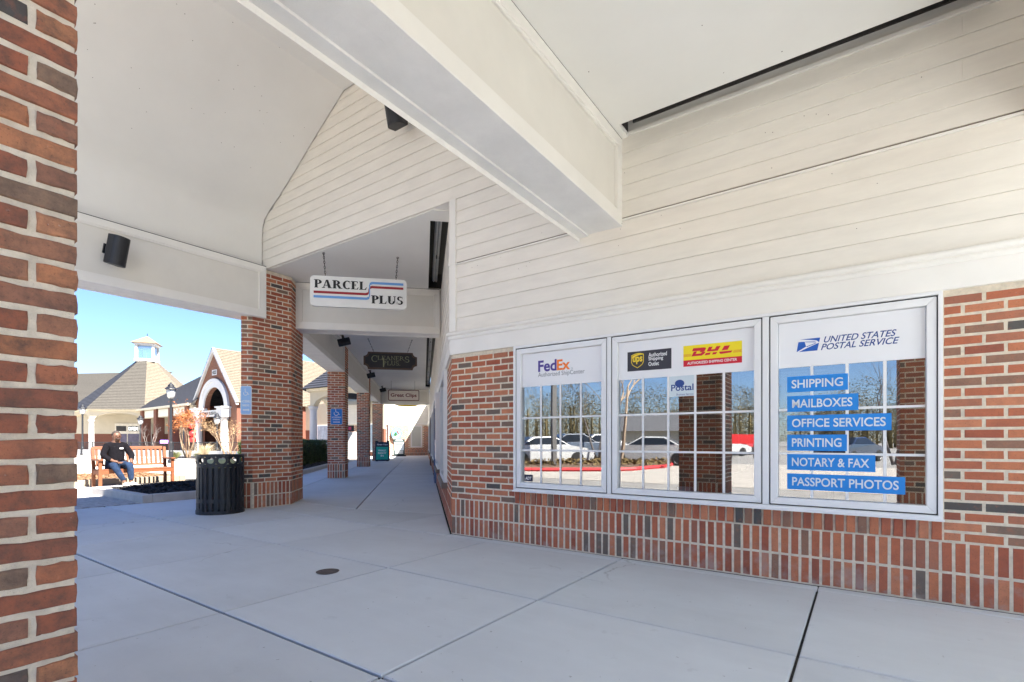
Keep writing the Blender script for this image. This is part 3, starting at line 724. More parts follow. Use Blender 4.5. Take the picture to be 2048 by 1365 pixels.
w_ = bpy.data.objects.new('door', None); COL.objects.link(w_); w_.parent = fw
ring(w_, 2.25, 3.15, -.03, 2.2, .10, -.05, .05, 'frame', mat('dark_red_frame', (.06, .03, .035)), 0)
ring(w_, 2.36, 3.04, .02, 2.1, .09, -.02, .02, 'leaf', WHITE, 0); b = MB(); b.box(2.44, 2.96, -.002, .002, .1, 2.0); b.build('pane', DARK, w_)
for z in (.75, 1.15, 1.55): b = MB(); b.box(2.45, 2.95, -.006, -.003, z, z + .025); b.build('muntin', WHITE, w_)
for x in (2.6, 2.8): 
    for z in (.9, 1.25, 1.62): b = MB(); b.box(x, x + .12, -.005, -.003, z, z + .2); b.build('notice', flat('notice_paper', (.5, .5, .42)), w_)
ov = thing('oval_sign', 'blue oval sign with painted bird and plants on the end wall', 'sign', Q(31.2, 2.25), A_X)
def ell(rx, rz, n=28): return [(rx * math.cos(2 * math.pi * i / n), rz * math.sin(2 * math.pi * i / n)) for i in range(n)]
oc = 1.58
b = MB(); b.prismy([(x, z + oc) for x, z in ell(.38, .50)], -.06, -.01); b.build('rim', flat('oval_rim', (.04, .08, .12)), ov)
b = MB(); b.prismy([(x, z + oc) for x, z in ell(.345, .465)], -.068, -.06); b.build('board', flat('oval_blue', (.18, .50, .72)), ov)
for c, pts in (((.03, .10, .03), [(-.22, -.1), (-.1, .12), (0, .1), (.05, -.12), (-.1, -.18)]), ((.20, .05, .03), [(-.05, .2), (.08, .22), (.14, .1), (.22, .02), (.1, -.02), (.02, .12)]),
               ((.75, .75, .72), [(-.28, -.3), (-.05, -.18), (.2, -.05), (.3, .02), (.15, -.12), (-.05, -.35), (-.2, -.38)])):
    b = MB(); b.prismy([(x, z + oc) for x, z in pts], -.073 - len(pts) * .001, -.068); b.build('painting', flat('oval_paint', c) if False else mat('oval_paint_%d' % int(c[0] * 100), c, .5, 0), ov)

# ------------------------------------------------------------------ ceilings
cl = struct('ceiling', (CO.x, CO.y, 0), A_W)
CZ = 3.855
m_ = MB()       # camera bay, flat with slot beside wall. local y=-d
m_.box(2.08, 4.80, -4.7, -.215, CZ, CZ + .04); m_.box(2.08, 2.155, -.215, -.03, CZ, CZ + .04)
m_.box(2.08, 2.155, -.030, -.0, CZ, CZ + .04)
m_.box(4.60, 9.4, -4.7, -.0, CZ + .001, CZ + .041)
m_.build('flat_ceiling', CEIL, cl)
m_ = MB()
# vault: profile in (s,z), extruded along d
prof_v = [(-4.10, 3.88), (-4.10, 4.35), (-4.08, 4.53), (-4.02, 4.66), (-3.86, 4.78), (-3.57, 4.93), (-3.15, 5.19), (-2.45, 5.64), (-1.97, 5.93), (-.46, 5.93), (1.67, 4.56), (1.67, 3.0)]
outer = [(-4.9, 3.87), (-4.9, 4.25), (-1.97, 6.15), (-.46, 6.15), (1.9, 4.66), (1.9, 4.0), (1.9, 3.0)]
vv = []; nv_ = len(prof_v)
for a in prof_v: vv += [(a[0], -.02, a[1]), (a[0], -4.75, a[1])]
m_.add(vv[:18], [(2 * i, 2 * i + 2, 2 * i + 3, 2 * i + 1) for i in range(8)]); m_.build('vault_slope', CEIL, cl, smooth=True); m_ = MB()
m_.add(vv[16:], [(2 * i, 2 * i + 2, 2 * i + 3, 2 * i + 1) for i in range(nv_ - 9)])
m_.build('vault', CEIL, cl)
rf = MB()
o_ = [(-4.85, 3.95), (-4.85, 4.20), (-1.97, 6.15), (-.46, 6.15), (1.9, 4.62), (9.6, 4.62)]
for (a, b_) in zip(o_[:-1], o_[1:]):
    rf.add([(a[0], .6, a[1]), (b_[0], .6, b_[1]), (b_[0], -5.2, b_[1]), (a[0], -5.2, a[1])], [(3, 2, 1, 0)])
rf.add([(-4.85, .6, 3.95), (-4.10, .6, 3.95), (-4.10, -5.2, 3.95), (-4.85, -5.2, 3.95)], [(0, 1, 2, 3)])
rf.build('roof', ROOF_DARK, cl)  # unseen porch roof, added for shade; right end shaped to let sun bounce in
nh = MB()
def dot(x, y, z, r_=.004): nh.lathe([(.0005, -.002), (r_, -.0015), (r_, .001)], 6, Matrix.Translation((x, y, z)))
for i in range(7):
    for j in range(8):
        if random.random() < .6: dot(2.25 + i * .4 + random.uniform(-.03, .03), -.32 - j * .6 + random.uniform(-.04, .04), CZ - .0005, random.uniform(.002, .0042))
for k in range(26): dot(random.uniform(.2, 4.3), -.02, random.choice([3.05, 2.9, 3.2, 2.6, 3.5]) + random.uniform(-.03, .03), .003)
for k in range(60):
    u_ = random.random(); dot(-3.57 + 1.6 * u_, -random.uniform(.2, 4.6), 4.93 + 1.0 * u_ - .004, random.uniform(.003, .005))
nh.build('fixings', mat('rusty_nail', (.12, .08, .05), .8), cl, kind='stuff')
m_ = MB(); m_.box(.05, 9.6, .02, 9, 4.50, 4.56); m_.build('sun_block_roof', ROOF_DARK, cl)  # unseen roof added over the shop to stop sun leaking into the walkway
# walkway ceiling polygon + roof, both ended early to let light in
wc = struct('walkway_ceiling', (CO.x, CO.y, 0), A_C)    # local x=-t, y = -l
m_ = MB(); w0 = .235
m_.prism([(-22.2, -3.15), (-3.2, -3.15), (-w0 - .04, -w0), (-22.2, -w0)], CZ, CZ + .04)
slots = [(.55, 3.5), (4.6, 6.9), (7.3, 20.5)]
edges = [.25] + [q for s_ in slots for q in s_] + [22.2]
for i in range(0, len(edges), 2): m_.box(-edges[i + 1], -edges[i], -w0, 0, CZ, CZ + .04)
def lc(v): r = Vector((v.x, v.y)) - CO; return (-r.dot(CD), -r.dot(CL))
m_.prism([lc(P(-4.09, -.002)), lc(P(-4.7, -.02)), lc(Q(3.21, 3.15))][::1] + [lc(Q(3.22, 3.1))], CZ + .001, CZ + .039)
m_.build('flat_ceiling', CEIL, wc)
m_ = MB(); m_.prism([(-22.4, 6), (-22.4, -3.5), (-3.75, -3.5), (-.3, -.05), (-.3, 6)], 4.6, 4.66); m_.box(-22.4, -3.75, -3.5, -3.42, 3.9, 4.6); m_.build('roof', ROOF_DARK, wc)

# slot light troughs
def trough(parent, x0, x1, y0, y1, depth, m):
    b = MB(); b.box(x0, x1, y0, y1, CZ + depth, CZ + depth + .02); b.box(x0 - .02, x0, y0, y1, CZ + .03, CZ + depth + .02); b.box(x1, x1 + .02, y0, y1, CZ + .03, CZ + depth + .02)
    b.box(x0, x1, y0 - .02, y0 - .001, CZ + .041, CZ + depth + .02); return b.build('light_trough', m, parent)
DT = mat('trough_shade', (.035, .032, .028), .9)  # dark colour stands in for the shade up the slots
trough(cl, 2.155, 4.598, -.215, -.004, .75, DT)
STRIPM = mat('fixture_grey', (.42, .42, .42), .4)
for i, (a, b_) in enumerate(slots):
    trough(wc, -b_, -a, -w0, .01, .30, DT)
    n = 1 if i < 2 else 4; L = (b_ - a) / n
    for j in range(n):
        f = thing('strip_light', ['unlit strip light in ceiling slot nearest the corner', 'unlit strip light in slot above the white crossbeam', ''][i] or ['nearest', 'second', 'third', 'farthest'][j] + ' unlit strip light of the long far walkway slot', 'strip light',
                  Q(a + j * L + .12, .12, 3.98), A_C, 'strip lights in the walkway ceiling slots')
        b = MB(); b.box(-L + .2, 0, -.045, .045, .02, .09); b.build('housing', STRIPM, f)
        b = MB(); b.tube([(-L + .25, -.02, .0), (-.05, -.02, .0)], .013, 8); b.build('tube', mat('unlit_tube', (.55, .55, .53), .3), f)
        b = MB(); b.tube([(-L + .25, .025, .0), (-.05, .025, .0)], .013, 8); b.build('tube', MATS['unlit_tube'], f)
        b = MB(); b.box(-L * .52, -L * .5 + .04, -.03, .04, -.005, .02); b.build('clip', BLACK, f)

# ------------------------------------------------------------------ beams
def beam(label, loc, ang, L, wd, z0=3.05, z1=3.85, lip=.0, side=True, name='ceiling_beam', backpanel=True):
    """local x along beam (0..L), face at y=0 looking toward -y, body to y=wd"""
    t = thing(name, label, 'beam', loc, ang, 'white panelled ceiling beams')
    b = MB(); b.box(0, L, .030, wd - .030, z0 + .012, z1); b.build('panel', BEAMP, t)
    b = MB(); b.box(0, L, .0, .13 - .001, z0, z0 + .011); b.box(0, L, wd - .10, wd, z0 - lip, z0 + .010); b.build('soffit_edge', STUCCO, t)
    b = MB(); b.box(0, L, .130, wd - .101, z0 + .004, z0 + .011); b.build('soffit', STUCCO, t)
    for y0, y1, sg in ((0, .030, 1), (wd - .030, wd, -1)):
        b = MB(); b.box(0, L, y0, y1, z0 + .0112, z0 + .125); b.build('bottom_rail', TRIM, t, bevel=.002)
        b = MB(); b.box(0, L, y0, y1, z1 - .09, z1 - .001); b.build('top_rail', TRIM, t, bevel=.002)
        b = MB(); yy0, yy1 = (y0 - .0, y0 + .029) if sg > 0 else (y1 - .029, y1)
        b.box(.09, L - .09, min(yy0, yy1) + .010, max(yy0, yy1), z1 - .112, z1 - .078); b.build('moulding', TRIM, t, bevel=.003)
        for x0, x1 in ((0, .085), (L - .085, L)):
            b = MB(); b.box(x0 + .0005, x1 - .0005, y0 + .0003, y1 - .0003, z0 + .126, z1 - .091); b.build('stile', TRIM, t, bevel=.002)
        for x0, x1 in ((.088, .112), (L - .112, L - .088)):
            b = MB(); b.box(x0, x1, y0 - .004 if sg > 0 else y0, y1 if sg > 0 else y1 + .004, z0 + .127, z1 - .108); b.build('bead', TRIM, t, bevel=.003)
    b = MB(); b.box(0, L, .002, wd - .002, z1, z1 + .008); b.build('gap_shade_line', DARKJ, t)  # dark strip drawn in for the shadow crack above the beam
    return t
beam('massive white beam running overhead from shop wall past the near brick pillar', P(2.10, 4.0), A_U, 4.0 - .004, .44, lip=.012)
beam('white beam at upper right edge above the right window wall', P(5.20, 4.0), A_U, 3.996, .44)
B_ = Vector((-4.11, 7.92)); NV = -N
pe = B_ + NV * .19 + U * .065
beam('white panelled beam carrying a black speaker over the plaza opening', (pe.x - NV.x * 6.2, pe.y - NV.y * 6.2, 0), A_U, 6.2, .46, z1=3.875)
# outer edge beams (behind the viewer)
for s0, s1, lb in ((2.12, 4.7, 'white outer beam of the porch over the car park side'), (5.3, 9.0, 'long white outer beam of the porch to the right')):
    beam(lb, P(s0, 4.05), A_W + R(180) if False else A_W, s1 - s0, .44)
    # body from d=4.05 inward
gb = thing('outer_siding_strip', 'unseen cream siding strip at the outer porch end, with the vault left open for light', 'gable', P(0, 4.65), A_W)  # vault end left open behind the viewer so sky light brightens it
b = MB(); b.prismy([(1.9, 3.86), (9.4, 3.86), (9.4, 4.6), (1.9, 4.6)], 0, .12); b.build('siding', SIDING, gb)
# cross beams over walkway
beam('white crossbeam behind the parcel shop hanging sign', Q(3.42, 2.53), A_X, 2.50, .40, z0=3.04)
beam('far white crossbeam behind the salon hanging sign', Q(21.6, 2.53), A_X, 2.50, .40, z0=3.04)
# colonnade beams
pill_t = [9.15, 15.5, 21.8]
spans = [(3.95, 9.13), (9.77, 15.48), (16.12, 21.78)]
nm = ['first', 'second', 'third', 'fourth']
for i, (a, b_) in enumerate(spans):
    beam('white colonnade beam, %s from the viewer, along walkway left side' % nm[i], Q(a, 2.55), A_L, b_ - a, .46)

# ------------------------------------------------------------------ brick pillars
def pillar(label, loc, ang, poly, parts_for, z1=3.85, fine=False):
    t = thing('brick_pillar', label, 'pillar', loc, ang, 'brick pillars of the covered walk')
    n = len(poly); c = Vector((sum(p[0] for p in poly) / n, sum(p[1] for p in poly) / n)); ins = []
    for i in range(n):
        p0, p1, p2 = Vector(poly[i - 1]), Vector(poly[i]), Vector(poly[(i + 1) % n])
        d1 = (p1 - p0).normalized(); d2 = (p2 - p1).normalized(); n1 = Vector((-d1.y, d1.x)); n2 = Vector((-d2.y, d2.x)); b = n1 + n2; b = b / max(.3, b.dot(n1))
        ins.append(p1 + b * (.007 if fine else .0035))
    m = MB(); m.prism([tuple(p) for p in ins], 0, z1); m.build('mortar', MORTAR, t)
    pillar_faces(t, poly, z1, parts_for, fine=fine)
    return t
# near left pillar: corner at s=2.10, d=3.90 ; local frame facing u: x = -n dir
PLt = thing('brick_pillar', 'big near brick pillar cropped by the left picture edge', 'pillar', P(2.10, 3.90), A_U, 'brick pillars of the covered walk')
m = MB(); m.box(-.775, -.007, .007, .653, 0, 3.04); m.build('mortar', MORTAR, PLt)
F = Face(PLt, Matrix.Identity(4)); z = .421; k = 0
for zz in (.010, .216): F.row(-.78, 0, zz, .193, BH, PH, .002, anchor='R')
while z + BH < 3.05:
    F.row(-.78, 0, z, phase=0 if k % 2 else .102, anchor='R', D=.08); z += PH; k += 1
F.items.sort(key=lambda q: -q[0] + (5 if q[1] > 3.0 or q[1] < .35 else 0))
F.lay(260, True, jit=.003)
for (x, y, a, L) in ((0, .085, R(90), .575), (0, .66, R(180), .78), (-.78, .66, R(270), .66)):
    F = Face(PLt, TR(x, y, 0, a)); z = .421; k = 0
    for zz in (.010, .216): F.row(0, L, zz, .193, BH, PH, .002)
    while z + BH < 3.05: F.row(0, L, z, phase=0 if k % 2 else -.102); z += PH; k += 1
    F.lay(0)
# corner pillar P1
A1 = Vector((-4.277, 7.89)); B1 = Vector((-4.11, 7.92)); C1 = B1 + NV * .66; D1 = C1 + CD * .81
poly = [A1, B1, C1, D1, Vector((-4.50, 9.14)), Vector((-4.40, 8.35))]
base = Vector((-4.2, 8.5)); poly = [tuple(p - base) for p in poly]
pillar('broad angled brick pillar behind the black litter bin', (base.x, base.y, 0), 0, poly, {1: 222, 0: 76})
lb = ['brick pillar with blue parking sign, second along the walkway', 'third brick pillar along walkway beyond the parking sign', 'farthest brick pillar of the walkway beside the green board']
for i, t in enumerate(pill_t):
    pl = pillar(lb[i], Q(t, 2.55), A_X, [(-.48, 0), (0, 0), (0, .62), (-.48, .62)], {0: 170 if i == 0 else 0}, z1=3.06)
    b = MB(); b.box(-.44, 0.0, .0, .62, 3.06, 3.85); b.build('pier_top', MORTAR, pl)
    F = Face(pl, TR(0, 0, 0, R(90))); z = 3.07; k = 0
    while z < 3.8: F.row(0, .62, z, phase=0 if k % 2 else -.102, y=-.004); z += PH; k += 1
    F.lay(0)
# unseen pillars that carry the outer beams
for s_, lb_ in ((-4.1, 'outer left brick pillar of the porch near the car park'), (4.97, 'brick pillar of the porch right of the viewer')):
    pillar(lb_, P(s_, 3.90), A_U, [(-.78, 0), (0, 0), (0, .66), (-.78, .66)], {}, z1=3.035)

# ------------------------------------------------------------------ hanging signs and chains
def chain(parent, p0, p1, n, r=.0042, lk=.02):
    b = MB(); p0 = Vector(p0); p1 = Vector(p1)
    for i in range(n):
        c0 = p0.lerp(p1, i / n); c1 = p0.lerp(p1, (i + 1) / n); d = (c1 - c0); L = d.length * .62
        c = (c0 + c1) / 2; ax = Vector((1, 0, 0)) if i % 2 else Vector((0, 1, 0)); pts = []
        for k in range(9):
            q = 2 * math.pi * k / 8; pts.append(c + d.normalized() * L * math.cos(q) + ax * lk * .5 * math.sin(q))
        b.tube(pts, r, 5)
    # ceiling eye
    e = [p0 + Vector((.016 * math.cos(q), 0, .016 * math.sin(q))) for q in [2 * math.pi * k / 8 for k in range(9)]]
    b.tube(e, .004, 5); b.tube([p0 + Vector((0, 0, .014)), p0 + Vector((0, 0, .05))], .004, 5)
    return b.build('chain', mat('dark_chain', (.05, .045, .04), .5, metal=.6), parent)
def rrect(x0, x1, z0, z1, r, n=6):
    pts = []
    for cx, cz, a0 in ((x1 - r, z1 - r, 0), (x0 + r, z1 - r, 90), (x0 + r, z0 + r, 180), (x1 - r, z0 + r, 270)):
        for i in range(n + 1): q = R(a0 + 90 * i / n); pts.append((cx + r * math.cos(q), cz + r * math.sin(q)))
    return pts
def qpx(x, Y): return Vector(((x - 1024) / 1000 * Y, Y, 0))
s1 = thing('hanging_sign', 'white hanging PARCEL PLUS sign with red and blue stripes', 'hanging sign', qpx(620, 7.31), A_X, 'signs hanging over the walkway')
b = MB(); b.prismy(rrect(0, 1.385, 3.055, 3.505, .06), 0, .05); b.build('board', mat('sign_white', (.72, .72, .69), .45, .04), s1, bevel=.004)
BLK = flat('letter_black', (.006, .006, .006)); SR = flat('stripe_red', (.30, .012, .02)); SBl = flat('stripe_blue', (.12, .30, .62))
roman(s1, 'PARCEL', .055, .805, 3.325, 3.445, BLK, -.001, W=.26, T=.07, gap=.01)
roman(s1, 'PLUS', .865, 1.335, 3.130, 3.250, BLK, -.001, W=.26, T=.07, gap=.01)
def stripe(m, za, zb, w_, xt, y):
    # left part at za, right part at zb with a rounded step at xt
    pts = []; r = .05
    c = [(.05, za), (xt - r, za)]
    for i in range(7): q = R(-90 + 90 * i / 6); c.append((xt - r + r * math.cos(q), za + r + r * math.sin(q)))
    for i in range(7): q = R(180 - 90 * i / 6); c.append((xt + r + r * math.cos(q), zb - r + r * math.sin(q)))
    c += [(1.335, zb)]
    b = MB()
    L = []; Rr = []
    for i, p in enumerate(c):
        p0 = c[max(0, i - 1)]; p1 = c[min(len(c) - 1, i + 1)]; dx, dz = p1[0] - p0[0], p1[1] - p0[1]; l = math.hypot(dx, dz) or 1
        nx, nz = -dz / l, dx / l; ww = w_ / 2 if abs(dx) > abs(dz) * .8 else w_ / 2 * .45
        L.append((p[0] + nx * ww, p[1] + nz * ww)); Rr.append((p[0] - nx * ww, p[1] - nz * ww))
    for i in range(len(c) - 1): b.prismy([Rr[i], Rr[i + 1], L[i + 1], L[i]], y - .002, y)
    return b.build('stripe', m, s1)
stripe(SR, 3.262, 3.372, .035, .832, -.001); stripe(SBl, 3.195, 3.433, .035, .842, -.0035)
chain(s1, (.185, .025, 3.84), (.21, .025, 3.505), 9); chain(s1, (1.25, .025, 3.84), (1.225, .025, 3.505), 9)
s2 = thing('hanging_sign', 'dark carved CLEANERS PLUS sign with notched corners on chains', 'hanging sign', qpx(727, 13.5), A_X, 'signs hanging over the walkway')
def notched(x0, x1, z0, z1, r, n=6):
    pts = []
    for cx, cz, a0 in ((x1, z1, 270), (x0, z1, 360), (x0, z0, 450), (x1, z0, 540)):
        seg_ = [(cx + r * math.cos(R(a0 - 90 * i / n)), cz + r * math.sin(R(a0 - 90 * i / n))) for i in range(n + 1)]
        pts += seg_
    return pts
b = MB(); b.prismy(notched(0, 1.42, 3.02, 3.49, .115), 0, .05); b.build('frame', mat('carved_brown', (.09, .055, .04), .5), s2)
b = MB(); b.prismy(notched(.045, 1.375, 3.065, 3.445, .105), -.006, 0); b.build('board', flat('slate_black', (.018, .02, .028)), s2)
GG = flat('sage_gold', (.30, .33, .20))
roman(s2, 'CLEANERS', .20, 1.22, 3.275, 3.385, GG, -.007, W=.12, T=.05, gap=.02, sizes={0: (1.55, -.5), 7: (1.45, -.45)})
roman(s2, 'PLUS.', .52, .98, 3.135, 3.245, GG, -.0072, W=.12, T=.05, gap=.03, sizes={0: (1.0, 0)})
b = MB(); b.box(.512, .54, -.012, -.007, 3.085, 3.33); b.build('lettering', GG, s2)
chain(s2, (.12, .025, 3.84), (.27, .025, 3.49), 9, .004); chain(s2, (1.28, .025, 3.84), (1.16, .025, 3.49), 9, .004)
s3 = thing('hanging_sign', 'cream Great Clips sign with dark red border on rods', 'hanging sign', qpx(776.5, 23.0), A_X, 'signs hanging over the walkway')
b = MB(); b.prismy(rrect(0, 1.40, 2.93, 3.43, .05), 0, .06); b.build('frame', mat('maroon_paint', (.13, .02, .02), .5), s3)
b = MB(); b.prismy(rrect(.03, 1.37, 2.96, 3.40, .04), -.005, 0); b.build('board', mat('cream_board', (.85, .79, .72), .5, .02), s3)
text(s3, 'Great Clips', .11, 1.28, 3.06, 3.27, flat('maroon_letter', (.20, .012, .02)), y=-.007, bold=.02)
for x in (.13, 1.2): b = MB(); b.tube([(x, .03, 3.43), (x, .03, 3.86)], .006, 6); b.build('rod', BLACK, s3)
s4 = thing('hanging_sign', 'yellow oval sign mostly hidden behind the salon sign', 'hanging sign', qpx(814, 27.6), A_X, 'signs hanging over the walkway')
b = MB(); b.prismy([(x, z + 3.13) for x, z in ell(.70, .17)], 0, .05); b.build('board', flat('sign_yellow', (.70, .50, .03)), s4)
b = MB(); b.prismy([(x, z + 3.13) for x, z in ell(.35, .06)], -.004, 0); b.build('print', flat('brown_print', (.15, .1, .03)), s4)
for x in (-.5, .5): b = MB(); b.tube([(x, .03, 3.2), (x, .03, 3.86)], .006, 6); b.build('rod', BLACK, s4)

# ------------------------------------------------------------------ speakers
def speaker(label, loc, ang, tilt=.25, h=.30, r=.085, roll=0):
    t = thing('wall_speaker', label, 'speaker', loc, ang, 'black speakers mounted on the beams'); t.rotation_euler = (tilt, roll, ang)
    pts = [(-r, .0), (r, .0)] + [(r * math.cos(R(a)), -.09 - .09 * math.sin(R(a))) for a in range(0, 181, 15)]
    b = MB(); b.prism(pts, -h / 2, h / 2); b.build('cabinet', BLACK, t, bevel=.008)
    b = MB(); b.box(-.02, .02, -.02, .12, -.03, .03); b.build('bracket', BLACK, t); b = MB(); b.box(-.035, .035, .10, .115, -.06, .06); b.build('wall_plate', BLACK, t)
    return t
def on_beamL(x, y):   # photo pixel -> point on the inner face plane of the left beam
    k = (x - 1024) / 1000; o = pe; # o + a*(-NV) ; X=kY
    a = (o.x - k * o.y) / (NV.x - k * NV.y); X = o.x - NV.x * a; Y = o.y - NV.y * a; return Vector((X, Y, 1.08 + (882 - y) / 1000 * Y))
v = on_beamL(219, 505)
speaker('black speaker tilted on the left beam above the plaza view', v + Vector((U.x, U.y, 0)) * .12, A_U + R(25), .22, .36, .098)
sp = speaker('black speaker high on the siding gable, partly hidden by the massive beam', P(-.66, .20, 5.06), A_W, .22, .40, .115)
for i, t in enumerate((7.35, 13.9, 19.5)):
    speaker('black speaker beside the %s walkway pillar top' % ['sign bearing', 'third', 'farthest'][i], Q(t, 2.32, 3.66), A_L, 1.32, .30, .07)

# ------------------------------------------------------------------ litter bin
tc = thing('litter_bin', 'black slatted steel litter bin beside the corner pillar', 'litter bin', (-4.40, 7.55, 0), R(-8))
r0 = .312
b = MB(); b.lathe([(r0 - .03, .0), (r0 + .012, .0), (r0 + .012, .055), (r0 - .03, .055)], 40); b.build('base_ring', BLACK, tc)
b = MB()
def band(z0, z1, r, t=.006): b.add(*cyl(r, z0, z1, t))
def cyl(r, z0, z1, t, n=48):
    vs = []; fs = []
    for k in range(n):
        q = 2 * math.pi * k / n
        for rr, zz in ((r, z0), (r, z1), (r - t, z1), (r - t, z0)): vs.append((rr * math.cos(q), rr * math.sin(q), zz))
    for k in range(n):
        a = 4 * k; c = 4 * ((k + 1) % n)
        for j in range(4): fs.append((a + j, c + j, c + (j + 1) % 4, a + (j + 1) % 4))
    return vs, fs
for z0, z1 in ((.845, .872), (.690, .735), (.17, .225)):
    b = MB(); b.add(*cyl(r0 + .003, z0, z1, .008)); b.build('band', BLACK, tc)
NSL = 26
for k in range(NSL):
    q = 2 * math.pi * k / NSL; b = MB(); b.box(-.022, .022, -.004, .004, .05, .70, Matrix.Rotation(q, 4, 'Z') @ Matrix.Translation((0, -r0 + .002, 0))); b.build('slat', BLACK, tc)
# ring of round holes
NH = 13
for k in range(NH):
    q = 2 * math.pi * (k + .5) / NH; Mh = Matrix.Rotation(q, 4, 'Z') @ Matrix.Translation((0, -r0 - .001, .790)); pts = []
    b = MB(); n = 20; vs = []; fs = []; Wd = 2 * math.pi * r0 / NH / 2; H = .056
    for i in range(n):
        a = 2 * math.pi * i / n; ci, si = math.cos(a), math.sin(a); mx = max(abs(ci), abs(si)); vs.append((.047 * ci, 0, .047 * si)); vs.append((Wd * ci / mx, 0, H * si / mx))
    m0 = len(vs); vs += [(x, .005, z) for x, y, z in vs]
    for i in range(n):
        j = (i + 1) % n; fs += [(2 * i, 2 * i + 1, 2 * j + 1, 2 * j), (m0 + 2 * i, m0 + 2 * j, m0 + 2 * j + 1, m0 + 2 * i + 1), (2 * i, 2 * j, m0 + 2 * j, m0 + 2 * i)]
    b.add(vs, fs, Mh); b.build('hole_panel', BLACK, tc)
b = MB(); b.add(*cyl(r0 - .05, .06, .68, .004, 32)); b.build('liner', mat('grey_liner', (.05, .05, .055), .6), tc)
b = MB(); b.lathe([(r0 - .056, .60), (r0 - .07, .74), (.16, .80), (.001, .81)], 20); b.build('rubbish_bag', mat('pale_bag', (.55, .6, .35), .6, .3, 8), tc)

# ------------------------------------------------------------------ A-boards
ab = thing('sandwich_board', 'dark sandwich board with green WALK RIGHT IN poster', 'sandwich board', qpx(750, 26.3), A_X)
b = MB(); b.prismy(rrect(0, .73, .02, 1.02, .05), 0, .03, Matrix.Rotation(R(-6), 4, 'X')); b.build('panel', flat('navy_plastic', (.008, .015, .04)), ab)
for x0 in (.03, .58): b = MB(); b.box(x0, x0 + .12, -.002, .03, 0, .03); b.build('foot', BLACK, ab)
for x0 in (.0, .58): b = MB(); b.box(x0, x0 + .15, .10, .135, 1.0, 1.08); b.build('handle', BLACK, ab)
b = MB(); b.prismy(rrect(0, .73, .02, 1.0, .05), 0, .02, Matrix.Translation((0, .45, 0)) @ Matrix.Rotation(R(16), 4, 'X')); b.build('back_panel', BLACK, ab)
pp = MB(); pp.box(.06, .67, -.004, -.001, .09, .76, Matrix.Rotation(R(-6), 4, 'X')); pp.build('poster', flat('poster_green', (.01, .42, .30)), ab)
for i, (s_, a, c) in enumerate((('WALK', .15, .58), ('RIGHT', .15, .58), ('IN', .29, .44))):
    o = text(ab, s_, a, c, .52 - i * .14, .62 - i * .14, WP, y=-.006, bold=.03); o.rotation_euler = (R(-6), 0, 0)
o = text(ab, 'Great Clips', .10, .64, .83, .92, WP, y=-.004, bold=.03); o.rotation_euler = (R(-6), 0, 0)
ac = thing('sandwich_board', 'grey and dark printed sign board on black base near end wall', 'sandwich board', qpx(787, 34.6), A_X)
b = MB(); b.prismy(rrect(0, .76, .1, 1.2, .06) , 0, .04); b.build('frame', flat('dark_green_frame', (.02, .04, .04)), ac)
b = MB(); b.box(.06, .70, -.004, -.001, .42, 1.0); b.build('poster', flat('poster_pale', (.5, .55, .6)), ac)
b = MB(); b.prism(rrect(-.1, .86, -.15, .25, .1), 0, .10); b.build('base', BLACK, ac)
for z, a, c, h in ((1.08, .15, .6, .06), (.93, .12, .66, .03), (.78, .12, .62, .06)): b = MB(); b.box(a, c, -.007, -.004, z, z + h); b.build('print', WP if z > 1 else BLK, ac)
for z in (.34, .26, .18): b = MB(); b.box(.1, .66, -.004, -.001, z, z + .04); b.build('print', WP, ac)

# ------------------------------------------------------------------ accessible parking signs
ABL = flat('access_blue', (.02, .20, .62)); ABLP = flat('access_blue_pale', (.32, .52, .80))
def hsign(label, loc, ang, w_, h, zc, blue, tscale=1):
    t = thing('parking_sign', label, 'sign', loc, ang, 'blue accessible parking signs on pillars')
    b = MB(); b.prismy(rrect(-w_ / 2, w_ / 2, zc - h / 2, zc + h / 2, .03), -.004, 0); b.build('plate', WP, t)
    b = MB(); b.prismy(rrect(-w_ / 2 + .01, w_ / 2 - .01, zc - h / 2 + .01, zc + h / 2 - .01, .025), -.0055, -.004); b.build('face', blue, t)
    k = w_ / .3; cz = zc + h * .27
    b = MB(); pts = [(.055 * k * math.cos(R(a)) - .005, -.008, cz - .03 * k + .055 * k * math.sin(R(a))) for a in range(150, 391, 20)]
    b.tube(pts, .008 * k, 5); b.tube([(-.02 * k, -.008, cz + .065 * k), (-.012 * k, -.008, cz + .005 * k), (.04 * k, -.008, cz + 0), (.065 * k, -.008, cz - .06 * k), (.085 * k, -.008, cz - .055 * k)], .009 * k, 5)
    b.lathe([(.001, -.016 * k), (.012 * k, -.01 * k), (.016 * k, 0), (.012 * k, .01 * k), (.001, .016 * k)], 8, Matrix.Translation((-.022 * k, -.006, cz + .09 * k))); b.build('wheelchair_symbol', WP, t)
    text(t, 'ACCESSIBLE', -w_ * .4, w_ * .4, zc - h * .08, zc - h * .0, WP, y=-.007, bold=.02)
    text(t, 'PARKING', -w_ * .3, w_ * .3, zc - h * .22, zc - h * .14, WP, y=-.007, bold=.02)
    b = MB(); b.box(-w_ * .28, w_ * .2, -.007, -.0055, zc - h * .36, zc - h * .32); b.prismy([(w_ * .2, zc - h * .39), (w_ * .32, zc - h * .34), (w_ * .2, zc - h * .29)], -.007, -.0055); b.build('arrow', WP, t)
    return t
p2 = Q(9.15, 2.55); cx = p2 - Vector((math.cos(R(10)), math.sin(R(10)), 0)) * .23
hsign('blue accessible parking sign on second pillar along the walkway', (cx.x - CD.x * .012, cx.y - CD.y * .012, 0), A_X, .325, .46, 1.08 + .048 * 14.4, ABL)
mid = (A1 + B1) / 2; ang1 = math.atan2((B1 - A1).y, (B1 - A1).x)
